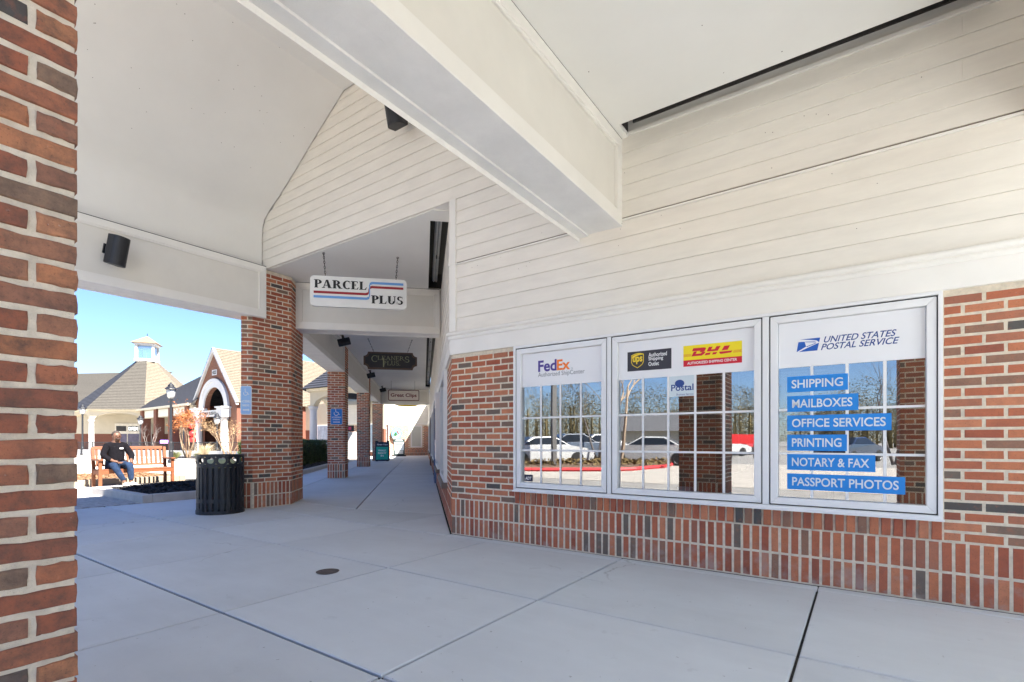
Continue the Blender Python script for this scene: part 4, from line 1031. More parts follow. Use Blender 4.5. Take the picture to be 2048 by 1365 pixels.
hsign('pale blue parking sign narrow on left face of corner pillar', (mid.x + .0, mid.y - .02, 0), ang1, .165, .455, 1.08 + .0815 * 7.85, ABLP)

# ------------------------------------------------------------------ planting beds
def kerb_ring(parent, x0, x1, y0, y1, w_=.15, h=.14, m=KERB, n='kerb'):
    for (a, b_, c, d) in ((x0, x1, y0, y0 + w_), (x0, x1, y1 - w_, y1), (x0, x0 + w_, y0 + w_ + .002, y1 - w_ - .002), (x1 - w_, x1, y0 + w_ + .002, y1 - w_ - .002)):
        b = MB(); b.box(a, b_, c, d, -.1, h); b.build(n, m, parent, bevel=.012)
def mound(parent, x0, x1, y0, y1, z, hump, m, chips=2500, chipm=None, name='mulch', cs=.03):
    b = MB(); nx, ny = 22, 22
    def hh(u, v, x, y): return z + hump * (math.sin(math.pi * u) ** .6) * (math.sin(math.pi * v) ** .6) + .015 * noise.noise(Vector((x * 5, y * 5, 0)))
    vs = []
    for i in range(nx + 1):
        for j in range(ny + 1):
            u, v = i / nx, j / ny; x = x0 + (x1 - x0) * u; y = y0 + (y1 - y0) * v; vs.append((x, y, hh(u, v, x, y)))
    fs = [(i * (ny + 1) + j, (i + 1) * (ny + 1) + j, (i + 1) * (ny + 1) + j + 1, i * (ny + 1) + j + 1) for i in range(nx) for j in range(ny)]
    b.add(vs, fs)
    for _ in range(chips):
        u, v = random.random(), random.random(); x = x0 + (x1 - x0) * u; y = y0 + (y1 - y0) * v; h = hh(u, v, x, y)
        M = Matrix.Translation((x, y, h + .004)) @ Matrix.Rotation(random.uniform(0, 6.3), 4, 'Z') @ Matrix.Rotation(random.uniform(-.7, .7), 4, 'X') @ Matrix.Rotation(random.uniform(-.5, .5), 4, 'Y')
        s_ = cs * random.uniform(.5, 1.4); b.add([(-s_, -s_ * .3, 0), (s_, -s_ * .35, 0), (s_ * .9, s_ * .3, .003), (-s_ * .9, s_ * .3, .003)], [(0, 1, 2, 3)], M, random.random())
    return b.build(name, m, parent, kind='stuff')
b1 = thing('planting_bed', 'stone kerbed bed of black mulch in front of the bench', 'planting bed', (CO.x, CO.y, 0), A_W)
kerb_ring(b1, -8.9, -6.27, -.94, 1.75); mound(b1, -8.78, -6.40, -.80, 1.62, .10, .12, MULCH, 5000)
b2 = thing('planting_bed', 'stone kerbed bed of tan straw mulch behind the bench', 'planting bed', (CO.x, CO.y, 0), A_W)
kerb_ring(b2, -14.4, -11.3, -2.6, 1.75, m=mat('sunny_kerb', (.25, .20, .15), .9, .1, 5, .4, 80)); mound(b2, -14.2, -11.45, -2.4, 1.6, .10, .10, STRAW, 5000)
b3 = thing('planting_bed', 'far kerbed bed of dark mulch under the bare trees', 'planting bed', (-15.2, 27.5, 0), R(-20))
kerb_ring(b3, -5.0, 4.6, -2.0, 3.0); mound(b3, -4.8, 4.4, -1.8, 2.8, .10, .16, MULCH, 1500)
b4 = thing('planting_bed', 'white kerbed bed of mulch below the clipped hedge', 'planting bed', Q(9.9, 4.1), A_L)
kerb_ring(b4, 0, 11.0, 0, 2.6, m=mat('pale_kerb', (.5, .49, .46), .9, .1, 5, .4, 80)); mound(b4, .1, 10.8, .1, 2.45, .09, .10, MULCH, 2500)
hd = thing('hedge', 'clipped green hedge behind the walkway pillars', 'hedge', Q(11.6, 4.75), A_L)
lv = MB()
HX, HY, HZ = 7.6, 1.45, 1.04
def leafq(b, p, s_, tone=None):
    M = Matrix.Translation(p) @ Matrix.Rotation(random.uniform(0, 6.3), 4, 'Z') @ Matrix.Rotation(random.uniform(-1.2, 1.2), 4, 'X') @ Matrix.Rotation(random.uniform(-1, 1), 4, 'Y')
    b.add([(-s_, 0, 0), (0, -s_ * .45, s_ * .15), (s_, 0, 0), (0, s_ * .45, s_ * .15)], [(0, 1, 2, 3)], M, random.random())
for _ in range(22000):
    f = random.random()
    x = random.uniform(0, HX); y = random.uniform(0, HY); z = random.uniform(.15, HZ)
    k = random.random()
    if k < .42: z = HZ
    elif k < .72: x = 0
    elif k < .9: y = 0
    w_ = .09 * noise.noise(Vector((x * 1.6, y * 1.6, z * 2))) + .06 * noise.noise(Vector((x * 5, y * 5, z * 5)))
    x += (-w_ if x < .01 else 0) + random.gauss(0, .03); y += (-w_ if y < .01 else 0) + random.gauss(0, .03); z += (w_ if z > HZ - .01 else 0) + random.gauss(0, .03)
    leafq(lv, (x, y, z), random.uniform(.028, .05))
lv.build('foliage', GREENL, hd); b = MB(); b.box(.1, HX - .1, .1, HY - .1, .12, HZ - .12); b.build('twigs', mat('hedge_inside', (.02, .03, .01), .9), hd)
for i in range(7):
    b = MB(); b.tube([(.5 + i * 1.05, .7, .08), (.5 + i * 1.05, .7, .5)], .02, 6); b.build('stem', BARK, hd)

# ------------------------------------------------------------------ bench
def make_bench(label, loc, ang, L=1.45):
    t = thing('park_bench', label, 'bench', loc, ang, 'wooden benches on the plaza')
    for x in (.03, L - .03):
        b = MB(); b.box(x - .032, x + .032, 0, .06, 0, .62); b.build('leg', WOOD, t, bevel=.004)
        b = MB(); b.prismx([(.44, 0), (.50, 0), (.50, .42), (.58, .93), (.52, .93), (.44, .42)], x - .032, x + .032); b.build('leg', WOOD, t, bevel=.004)
        b = MB(); b.prismx([(-.04, .615), (.50, .625), (.50, .66), (.25, .655), (.0, .665), (-.05, .65)], x - .045, x + .045); b.build('armrest', WOOD, t, bevel=.008)
        b = MB(); b.box(x - .022, x + .022, .06, .44, .30, .39); b.build('side_rail', WOOD, t)
    b = MB(); b.prismy([(.06, .395), (.06, .31), (.3, .325), (L - .3, .325), (L - .06, .31), (L - .06, .395)], .005, .045); b.build('front_rail', WOOD, t)
    for i in range(6): b = MB(); b.box(.0, L, .0 + i * .075, .063 + i * .075, .396, .418); b.build('seat_slat', WOOD, t, bevel=.004)
    def sh(M_=None): return Matrix(((1, 0, 0, 0), (0, 1, .145, -.06), (0, 0, 1, 0), (0, 0, 0, 1)))
    b = MB(); b.box(.062, L - .062, .49, .53, .87, .945, sh()); b.build('top_rail', WOOD, t, bevel=.004)
    b = MB(); b.box(.062, L - .062, .49, .53, .47, .52, sh()); b.build('lower_rail', WOOD, t)
    n = 14
    for i in range(n):
        x = .11 + (L - .22) * i / (n - 1); b = MB(); b.box(x - .022, x + .022, .50, .52, .52, .87, sh()); b.build('back_slat', WOOD, t)
    return t
make_bench('wooden slatted bench with the man sitting on it', P(-10.3, .43), A_U, 1.52)
make_bench('wooden bench partly hidden behind the left pillar and the occupied bench', P(-12.4, 2.75), A_U, 1.5)

# ------------------------------------------------------------------ man
SKIN = mat('skin', (.11, .052, .032), .55, .08, 9); JKT = mat('dark_fleece', (.0055, .005, .007), 1.0, .3, 30, .6, 120, spec=.1)
JEAN = mat('blue_denim', (.012, .024, .055), 1.0, .4, 12, .4, 120, spec=.15); SHOE = mat('grey_white_shoe', (.42, .44, .48), .7, .3, 18)
def skin(name, pts, edges, m, parent, root=0, sub=2):
    me = bpy.data.meshes.new(name); me.from_pydata([p[:3] for p in pts], edges, []); me.materials.append(m)
    o = bpy.data.objects.new(name, me); COL.objects.link(o); o.parent = parent
    bm = bmesh.new(); bm.from_mesh(me); ly = bm.verts.layers.skin.verify(); bm.verts.ensure_lookup_table()
    for v, p in zip(bm.verts, pts):
        r = p[3]; v[ly].radius = (r, r) if not isinstance(r, tuple) else r; v[ly].use_root = v.index == root
    bm.to_mesh(me); bm.free()
    s_ = o.modifiers.new('skin', 'SKIN'); s_.use_smooth_shade = True
    u = o.modifiers.new('subsurf', 'SUBSURF'); u.levels = sub; u.render_levels = sub
    return o
# local frame: x along the bench, -y forward (toward viewer), z up
man = thing('person', 'man in dark fleece jacket and jeans sitting on the bench', 'person', P(-10.3, .0 + .02), A_U)
HP = (0, .28, .50)
body = [(0, .28, .52, (.15, .11)), (0, .30, .68, (.14, .10)), (0, .32, .88, (.15, .10)), (0, .32, 1.0, (.11, .08)), (0, .30, 1.07, .055), (0, .27, 1.15, .085), (0, .255, 1.22, .088), (0, .27, 1.275, .06),
        (-.17, .31, .97, .06), (-.27, .24, .74, .045), (-.13, .02, .60, .036), (-.06, -.04, .585, .03),       # his right arm (viewer left)
        (.17, .31, .97, .06), (.28, .22, .74, .045), (.20, .0, .60, .036), (.19, -.06, .56, .032),
        (-.10, .22, .50, .085), (-.17, -.14, .50, .062), (.02, -.20, .10, .038), (.05, -.28, .05, .028),
        (.10, .22, .50, .085), (.13, -.16, .51, .062), (.15, -.16, .10, .038), (.17, -.28, .05, .028)]
E_ = [(0, 1), (1, 2), (2, 3), (3, 4), (4, 5), (5, 6), (6, 7), (3, 8), (8, 9), (9, 10), (10, 11), (3, 12), (12, 13), (13, 14), (14, 15), (0, 16), (16, 17), (17, 18), (18, 19), (0, 20), (20, 21), (21, 22), (22, 23)]
skin('body', body, E_, SKIN, man)
jk = [(0, .28, .50, (.175, .135)), (0, .29, .66, (.175, .14)), (0, .31, .86, (.185, .125)), (0, .32, .99, (.13, .095)), (0, .305, 1.055, .07),
      (-.17, .31, .96, .085), (-.275, .24, .74, .07), (-.16, .05, .61, .05), (.17, .31, .96, .085), (.285, .22, .74, .07), (.215, .03, .605, .05)]
skin('jacket', jk, [(0, 1), (1, 2), (2, 3), (3, 4), (3, 5), (5, 6), (6, 7), (3, 8), (8, 9), (9, 10)], JKT, man)
jn = [(0, .28, .49, (.165, .12)), (-.10, .20, .50, .10), (-.17, -.14, .505, .078), (.01, -.19, .14, .058), (.10, .20, .50, .10), (.13, -.16, .515, .078), (.15, -.17, .14, .058)]
skin('jeans', jn, [(0, 1), (1, 2), (2, 3), (0, 4), (4, 5), (5, 6)], JEAN, man)
for a, c in (((.02, -.17, .07), (.07, -.33, .045)), ((.15, -.15, .07), (.20, -.34, .045))):
    skin('shoe', [(*a, .062), ((a[0] + c[0]) / 2, (a[1] + c[1]) / 2, .06, .060), (*c, .052)], [(0, 1), (1, 2)], SHOE, man)
# fingers
for (px, py, pz_, sg) in ((-.05, -.05, .585, 1), (.19, -.07, .555, -1)):
    for i in range(4):
        x = px + (i - 1.5) * .019; L_ = (.07, .08, .075, .06)[i]
        skin('finger', [(x, py + .01, pz_, .010), (x, py - L_ * .5, pz_ - .008, .0095), (x + .003, py - L_, pz_ - .035, .008)], [(0, 1), (1, 2)], SKIN, man, sub=1)
    skin('thumb', [(px + sg * .03, py + .02, pz_, .011), (px + sg * .052, py - .02, pz_ - .01, .010), (px + sg * .05, py - .045, pz_ - .022, .008)], [(0, 1), (1, 2)], SKIN, man, sub=1)
# head details
HC = Vector((0, .262, 1.185))
b = MB(); b.lathe([(.001, .118), (.04, .112), (.070, .09), (.086, .055), (.09, .02), (.086, .0)], 24, Matrix.Translation(HC + Vector((0, .028, .018))) @ Matrix.Rotation(R(-24), 4, 'X') @ Matrix.Diagonal((.97, 1.02, 1, 1))); b.build('hair', mat('short_dark_hair', (.03, .022, .018), .9), man, smooth=True)
skin('nose', [(0, .175, 1.195, .010), (0, .163, 1.168, .016)], [(0, 1)], SKIN, man, sub=1)
DKS = mat('beard', (.035, .024, .02), .9)
b = MB(); b.prismy([(-.04, 1.125), (0, 1.105), (.04, 1.125), (.045, 1.145), (0, 1.135), (-.045, 1.145)], .168, .21); b.build('beard', DKS, man, bevel=.01)
for sx in (-.032, .032):
    b = MB(); b.box(sx - .013, sx + .013, .171, .178, 1.198, 1.206); b.build('eye', flat('eye_dark', (.01, .008, .007)), man)
    skin('ear', [(sx * 2.75, .26, 1.20, .010), (sx * 2.75, .262, 1.17, .008)], [(0, 1)], SKIN, man, sub=1)
b = MB(); b.box(-.025, .025, .166, .172, 1.140, 1.148); b.build('mouth', flat('lip', (.12, .04, .035)), man)
b = MB(); b.box(.03, .10, .165, .175, .885, .915); b.build('chest_badge', flat('badge_white', (.7, .7, .72)), man)

# ------------------------------------------------------------------ lamps
def lamp(label, loc, h=3.95, k=1.0):
    t = thing('street_lamp', label, 'street lamp', loc, 0, 'black post lamps around the plaza')
    b = MB(); b.lathe([(.14, 0), (.14, .10), (.10, .16), (.10, .55), (.075, .62), (.07, 1.0), (.06, 1.02), (.055, h - .9), (.075, h - .88), (.075, h - .80), (.05, h - .78)], 16); b.build('post', BLACK, t, smooth=False)
    b = MB(); b.lathe([(.09, h - .80), (.16, h - .70), (.185, h - .55), (.185, h - .40), (.17, h - .34)], 16); b.build('globe', mat('frosted_glass', (.30, .31, .33), .2, .02), t, smooth=True)
    b = MB(); b.lathe([(.27, h - .36), (.255, h - .32), (.15, h - .22), (.13, h - .19), (.15, h - .18), (.09, h - .10), (.04, h - .06), (.02, h), (.001, h)], 16); b.build('cap', BLACK, t, smooth=False)
    for i in range(4):
        q = i * math.pi / 2 + .4; b = MB(); b.tube([(.09 * math.cos(q), .09 * math.sin(q), h - .8), (.19 * math.cos(q), .19 * math.sin(q), h - .6), (.19 * math.cos(q), .19 * math.sin(q), h - .36)], .009, 5); b.build('rib', BLACK, t)
    return t
lamp('black post lamp with frosted globe behind the bench end', qpx(342, 24.5) )
lamp('small black lamp post left of the man before the pavilion', qpx(165, 38.0), 3.9)
lamp('black lamp post in front of the pavilion door', qpx(281, 41.0), 3.2)
lamp('black lamp post under the brick arch', qpx(434, 34.0), 3.0)

# ------------------------------------------------------------------ trees and grasses
def grow(b, lv, p, d, L, r, depth, spread, leaf, nl, rnd):
    n = 3; pts = [p]; rs = [r]; q = p.copy(); dd = d.copy()
    for i in range(n):
        dd = (dd + Vector((rnd.gauss(0, .12), rnd.gauss(0, .12), rnd.gauss(.03, .06)))).normalized(); q = q + dd * (L / n); pts.append(q.copy()); rs.append(r * (1 - .35 * (i + 1) / n))
    b.tube(pts, rs, 5 if depth > 1 else 3)
    if depth <= 1 and leaf:
        for _ in range(nl): leafq(lv, pts[rnd.randrange(1, n + 1)] + Vector((rnd.gauss(0, .08), rnd.gauss(0, .08), rnd.gauss(0, .08))), leaf * rnd.uniform(.6, 1.3))
    if depth == 0: return
    for i in range(rnd.choice((2, 3, 3))):
        a = rnd.uniform(0, 6.28); s_ = spread * rnd.uniform(.6, 1.3); x = dd.cross(Vector((0, 0, 1)));
        x = x.normalized() if x.length > .1 else Vector((1, 0, 0)); y = dd.cross(x)
        nd = (dd + (x * math.cos(a) + y * math.sin(a)) * s_).normalized(); grow(b, lv, pts[rnd.choice((2, 3))], nd, L * rnd.uniform(.62, .85), rs[-1] * .72, depth - 1, spread, leaf, nl, rnd)
def bare_tree(label, loc, nt_, L, r, depth, seed, leaf=0, nl=0, spread=.5, m=TWIG, lean=.35, name='bare_tree', lm=None, group='trees in the far planting bed'):
    t = thing(name, label, 'tree', loc, 0, group); rnd = random.Random(seed); b = MB(); lv = MB(); tr = MB()
    for i in range(nt_):
        a = 6.28 * i / nt_ + rnd.uniform(-.3, .3); d = Vector((math.cos(a) * lean, math.sin(a) * lean, 1)).normalized()
        p0 = Vector((math.cos(a) * .08, math.sin(a) * .08, .08)); p1 = p0 + d * L * .9 + Vector((0, 0, .1)); tr.tube([p0, p0.lerp(p1, .5) + Vector((rnd.gauss(0, .05), rnd.gauss(0, .05), 0)), p1], [r, r * .85, r * .7], 6)
        grow(b, lv, p1, d, L, r * .68, depth, spread, leaf, nl, rnd)
    tr.build('trunk', m, t); b.build('branches', m, t)
    if lv.v: lv.build('leaves', lm or ORANGEL, t)
    return t
bare_tree('multi stemmed tree with dry orange leaves behind the lamp post', qpx(376, 27.0), 6, .85, .045, 3, 3, leaf=.05, nl=10, spread=.55, lean=.32)
bare_tree('pale twiggy bush with dry tips beside the corner pillar', qpx(458, 25.0), 9, .62, .03, 3, 5, leaf=.03, nl=3, spread=.45, lean=.45, name='bare_bush', lm=mat('dry_tan_seed', (.42, .27, .14), .8, .3, 8))
bare_tree('dark bare sapling standing before the left pavilion column', qpx(300, 40.0), 4, .7, .03, 3, 9, spread=.5, m=mat('grey_twig', (.2, .18, .17)), name='bare_sapling')
def grass(label, loc, n=140, h=.8, r=.6, m=None):
    t = tag(MB().add([(0, 0, 0), (.01, 0, 0), (0, .01, 0)], [(0, 1, 2)]).build('x', KERB), label, 'ornamental grass', 'dry ornamental grass clumps')
    b = MB()
    for _ in range(n):
        a = random.uniform(0, 6.28); ln = random.uniform(.3, 1); tx, ty = math.cos(a) * r * ln, math.sin(a) * r * ln; hh = h * random.uniform(.6, 1) * (1.1 - .35 * ln); w_ = .012
        b.add([(0, 0, 0), (w_, 0, 0), (tx * .5 + w_, ty * .5, hh * .75), (tx * .5, ty * .5, hh * .75), (tx + w_ * .5, ty, hh)], [(0, 1, 2, 3), (3, 2, 4)])
    me = b.mesh('ornamental_grass', m or mat('dry_grass', (.50, .40, .26), .8, .2)); t.data = me; t.name = 'ornamental_grass'; t.location = loc; return t
grass('tan dry grass clump left of litter bin under the bare bush', qpx(408, 26.0) + Vector((0, 0, .15)), 200, .95, .85)
grass('green brown low grass clump below the orange tree', qpx(352, 26.2) + Vector((0, 0, .15)), 160, .45, .5, mat('low_green_grass', (.12, .13, .04), .8, .3))
grass('green low plant tuft right of the orange tree trunks', qpx(397, 26.2) + Vector((0, 0, .15)), 160, .4, .5, MATS['low_green_grass'])

# railing beyond the beds
rl = thing('railing', 'black metal railing running in front of the far shops', 'railing', qpx(150, 39.0), math.atan2(-7, 16))
LR = 19.0
for z in (.25, .95): b = MB(); b.box(0, LR, -.02, .02, z, z + .04); b.build('rail', BLACK, rl)
for i in range(9): b = MB(); b.box(i * LR / 8 - .03, i * LR / 8 + .03, -.03, .03, 0, 1.02); b.build('post', BLACK, rl)
b = MB()
for i in range(150): x = LR * (i + .5) / 150; b.box(x - .008, x + .008, -.008, .008, .28, .95)
b.build('balusters', BLACK, rl)
rw = thing('ramp_wall', 'low pale concrete ramp wall below the black railing', 'wall', qpx(150, 38.5), math.atan2(-7, 16))
b = MB(); b.box(-1, LR, -.1, .1, 0, .42); b.build('block', mat('ramp_grey', (.34, .34, .35), .8, .1), rw)

# ------------------------------------------------------------------ pavilions (octagon, arches, cupola)
def shingled(b, p0, p1, p2, p3, rows, m=None):
    """roof facet p0,p1 eave; p3,p2 top: overlapping courses"""
    p0, p1, p2, p3 = map(Vector, (p0, p1, p2, p3)); nrm = (p1 - p0).cross(p3 - p0).normalized()
    for i in range(rows):
        a, c = i / rows, (i + 1) / rows
        q0 = p0.lerp(p3, a); q1 = p1.lerp(p2, a); q2 = p1.lerp(p2, c); q3 = p0.lerp(p3, c); h = nrm * .028
        b.add([q0 + h, q1 + h, q2, q3, q0, q1], [(0, 1, 2, 3), (4, 5, 1, 0)])
def arch_panel(W, z0, z1, rise, x0, x1, t, n=16):
    """plate from z=z0(spring) to z1 with a flat segmental arch opening between x0,x1 rising by 'rise'"""
    b = MB(); pts = [(0, z0), (x0, z0)]
    for i in range(n + 1): u = i / n; pts.append((x0 + (x1 - x0) * u, z0 + .001 + rise * math.sqrt(max(0, 1 - (2 * u - 1) ** 2))))
    pts += [(x1, z0), (W, z0), (W, z1), (0, z1)]
    q = [(0, z0), (x0, z0)] ; tp = [(0, z1), (x0, z1)]
    lo = pts[1:n + 4]
    # strips
    def quad(a, c):
        vs = [(a[0], 0, a[1]), (c[0], 0, c[1]), (c[0], 0, z1), (a[0], 0, z1), (a[0], t, a[1]), (c[0], t, c[1]), (c[0], t, z1), (a[0], t, z1)]
        b.add(vs, [(0, 1, 2, 3), (7, 6, 5, 4), (0, 4, 5, 1), (3, 2, 6, 7)])
    seq = [(0, z0), (x0, z0)] + [(x0 + (x1 - x0) * i / n, z0 + rise * math.sqrt(max(0, 1 - (2 * i / n - 1) ** 2))) for i in range(n + 1)] + [(x1, z0), (W, z0)]
    for a, c in zip(seq[:-1], seq[1:]):
        if c[0] - a[0] > 1e-5: quad(a, c)
    return b
def pavilion(label, verts, centre, ztop, rtop, roofs, facets, cols, sp=3.0, ze=3.95, cat='pavilion'):
    t = thing('pavilion', label, cat, (centre[0], centre[1], 0), 0)
    V = [Vector(v) - Vector(centre) for v in verts]; n = len(V)
    for i in facets:
        a, c = V[i], V[(i + 1) % n]; d = c - a; L = d.length; ang = math.atan2(d.y, d.x)
        o = arch_panel(L, sp, ze - .12, .62, .28, L - .28, .3).build('arch_fascia', CREAM, t); o.location = (a.x, a.y, 0); o.rotation_euler = (0, 0, ang)
        b = MB(); b.box(-.1, L + .1, -.16, .1, ze - .12, ze + .02); o = b.build('gutter', mat('gutter_cream', (.62, .56, .44), .5), t); o.location = (a.x, a.y, 0); o.rotation_euler = (0, 0, ang)
    for i in facets + [(facets[-1] + 1) % n]:
        a = V[i] * .975
        if i not in cols: continue
        b = MB(); b.lathe([(.30, 0), (.30, .12), (.24, .18), (.215, .3), (.20, 1.5), (.185, sp - .2), (.22, sp - .18), (.22, sp - .12), (.26, sp - .1), (.26, sp)], 20); o = b.build('column', COLW, t, smooth=False); o.location = (a.x, a.y, 0)
    for i in roofs:
        a, c = V[i] * 1.07, V[(i + 1) % n] * 1.07; ta = V[i].normalized() * rtop; tc_ = V[(i + 1) % n].normalized() * rtop
        b = MB(); shingled(b, (a.x, a.y, ze), (c.x, c.y, ze), (tc_.x, tc_.y, ztop), (ta.x, ta.y, ztop), 34)
        b.build('roof', roofs[i], t)
    return t, V
e = Vector((-.587, .809)); l = Vector((.809, .587)); cen = Vector((-37.2, 51.0)); RR = 5.75
angs = [-92 - 45 * 3, -92 - 90, -92 - 45, -92, -47, -2, 43, 88]
tv = [cen + RR * (-e * math.cos(R(a)) + l * math.sin(R(a))) for a in angs]
tp_, V = pavilion('octagonal corner pavilion with tall shingled roof and white cupola', tv, cen, 9.3, .72, {2: ROOF_DARK, 3: ROOF_DARK, 4: ROOF_MID, 5: ROOF_LIT, 6: ROOF_LIT, 1: ROOF_DARK}, [2, 3, 4, 5], [2, 3, 4, 5, 6])  # facets of the same roof toned by how the sun meets them
cu = MB(); 
o4 = R(20)
Mc = Matrix.Rotation(o4, 4, 'Z')
for sx, sy in ((-1, -1), (1, -1), (1, 1), (-1, 1)): b = MB(); b.box(sx * .72 - .1, sx * .72 + .1, sy * .72 - .1, sy * .72 + .1, 9.2, 10.75, Mc); b.build('cupola_post', COLW, tp_)
b = MB(); b.box(-.86, .86, -.86, .86, 9.05, 9.35, Mc); b.build('cupola_base', COLW, tp_); b = MB(); b.box(-.9, .9, -.9, .9, 10.7, 10.9, Mc); b.build('cupola_cornice', COLW, tp_)
b = MB(); b.box(-.60, .60, -.60, .60, 9.35, 10.7, Mc); b.build('cupola_glazing', glass_mat('cupola_glass', .35), tp_)
b = MB(); b.add([(-1.12, -1.12, 10.9), (1.12, -1.12, 10.9), (1.12, 1.12, 10.9), (-1.12, 1.12, 10.9), (0, 0, 11.75)], [(0, 1, 4), (1, 2, 4), (2, 3, 4), (3, 0, 4), (3, 2, 1, 0)], Mc); b.build('cupola_roof', mat('brown_shingle', (.17, .12, .08), .9, .2), tp_)
b = MB(); b.tube([(0, 0, 11.7), (0, 0, 12.0)], .03, 5); b.build('finial', BLACK, tp_)
# back walls with shopfront inside the pavilion
bw = thing('shopfront', 'shopfront with OPEN sign inside the octagonal pavilion', 'shopfront', (cen.x, cen.y, 0), 0)
a, c = V[4] * .50, V[5] * .50; d = (c - a).normalized(); ang = math.atan2(d.y, d.x); mid_ = (a + c) / 2
Mw = TR(mid_.x, mid_.y, 0, ang)
FB = mat('far_brick_wall', (.15, .055, .035), .9, .25, 20, .3, 40)
b = MB(); b.box(-7, 7, .1, .2, 0, 1.75, Mw); b.build('brick_wall', FB, bw); b = MB(); b.box(-7, 7, .09, .2, 1.75, 3.9, Mw); b.build('siding_wall', CREAM, bw)
for x0, x1 in ((-1.5, -.55), (-.45, .5), (.6, 1.5)):
    b = MB(); b.box(x0 - .07, x1 + .07, .02, .08, .0, 2.75, Mw); f = b.build('window', mat('frame_cream', (.6, .56, .48), .5), bw)
    b = MB(); b.box(x0, x1, -.0, .02, .15, 1.75, Mw); b.build('pane', mat('shop_pane', (.10, .09, .14), .2, .3, 3), f)
    b = MB(); b.box(x0 + .05, x1 - .05, -.001, .02, 2.0, 2.5, Mw); b.build('transom', DARK, f)
on = text(bw, 'OPEN', -.40, .42, 2.08, 2.42, mat('neon_white', (.9, .95, .9), .5, 0, emit=.35), y=0, bold=.04)
on.matrix_local = Mw @ Matrix.Translation((0, -.02, 0))
# wing behind on the left
wg = thing('roof_wing', 'long grey roofed wing extending left behind the pavilion', 'building', (cen.x, cen.y, 0), 0)
dw = Vector((-.82, .57)).normalized()   # runs to the left away
b = MB(); a0 = Vector((-3.0, -1.0)); a1 = a0 + Vector((-30, 4)); bk = Vector((2.0, 6.5))
shingled(b, (a1.x, a1.y, 3.95), (a0.x, a0.y, 3.95), (a0.x + bk.x, a0.y + bk.y, 8.9), (a1.x + bk.x, a1.y + bk.y, 8.9), 34); b.build('roof', ROOF_MID, wg)
b = MB(); b.prism([(a0.x, a0.y + .8), (a1.x, a1.y + .8), (a1.x, a1.y + 1.2), (a0.x, a0.y + 1.2)], 0, 3.9); b.build('wall', FB, wg)

# row of shops between pavilion and gable
G_c = Vector((-22.0, 37.0)); GA = 3.25
gl = G_c - U * GA; gr = G_c + U * GA
T0 = tv[5]
row = thing('shop_row', 'row of shops under dark roof between pavilion and arched gable', 'building', (gl.x, gl.y, 0), math.atan2(gl.y - T0.y, gl.x - T0.x))
# local x from T0 (-L) to 0
LR_ = (gl - T0).length
b = MB(); shingled(b, (-LR_ - 1.5, -.5, 3.95), (.8, -.5, 3.95), (.8, 3.8, 7.3), (-LR_ + 3.2, 3.8, 7.3), 26); b.build('roof', ROOF_DARK, row)  # the shade of this slope is put into its dark colour
b = MB(); b.box(-LR_ - 1, .3, -.62, -.5, 3.80, 3.97); b.build('gutter', MATS['gutter_cream'], row)
b = MB(); b.box(-LR_ - 1, .3, -.25, .1, 3.1, 3.85); b.build('fascia', CREAM, row)
for i in range(4):
    x = -LR_ + .6 + i * (LR_ - 1.2) / 3; b = MB(); b.box(x - .32, x + .32, -.4, .25, 0, 3.8); b.build('pier', FB, row)
b = MB(); b.box(-LR_ - 1, .3, 2.2, 2.3, 0, 3.9); b.build('rear_wall', DARK, row)
for i in range(3):
    x0 = -LR_ + 1.2 + i * (LR_ - 1.2) / 3; b = MB(); b.box(x0, x0 + (LR_ - 1.2) / 3 - 1.1, 2.1, 2.18, .1, 2.6); b.build('window', mat('shop_glass', (.07, .09, .12), .1, .3, 2), row)
    b = MB(); b.box(x0, x0 + (LR_ - 1.2) / 3 - .9, -.30, -.255, 3.15, 3.75); sgn = b.build('sign_panel', mat('sign_pale', (.60, .60, .55), .6, .06), row)
    text(sgn, ['SHIP & MORE', 'CAFE & TEA', 'JEWELERS'][i] if False else '', 0, 1, 0, 1, BLK) if False else None
b = MB(); b.prism([(.12 * math.cos(q) , .12 * math.sin(q)) for q in [i * .785 for i in range(8)]], 0, .1); bmo = None
LN = mat('red_lantern', (.65, .02, .02), .5, .1)
for i, (px, py) in enumerate(((385, 868), (383, 852), (386, 880))):
    Yl = 37.5; b = MB(); b.lathe([(.06, -.22), (.20, -.12), (.24, 0), (.20, .12), (.06, .22)], 12)
    o = b.build('paper_lantern', LN, None, smooth=True); o.location = ((px - 1024) / 1000 * Yl, Yl, 1.08 + (882 - py) / 1000 * Yl)
    tag(o, ['red paper lantern, middle one of a string by the arch', 'red paper lantern, topmost of a string by the arch', 'red paper lantern, lowest of a string by the arch'][i], 'lantern', 'red lanterns by the arch')
b = MB(); b.box(-.3, .3, 0, .03, -.12, .12); o = b.build('neon_sign', mat('neon_purple', (.35, .2, .9), .5, 0, emit=2.0), None); o.location = qpx(328, 40) + Vector((0, 0, 1.0)); tag(o, 'small glowing purple and pink window sign of a far shop', 'neon sign')

# gabled arch
ga = thing('arch_gable', 'steep brick gable with white arch and restaurant name board', 'building', (G_c.x, G_c.y, 0), A_W)
zE, zA = 3.85, 7.75
n = 22; Ro = 2.25; Ri = 1.62; sp = 3.42
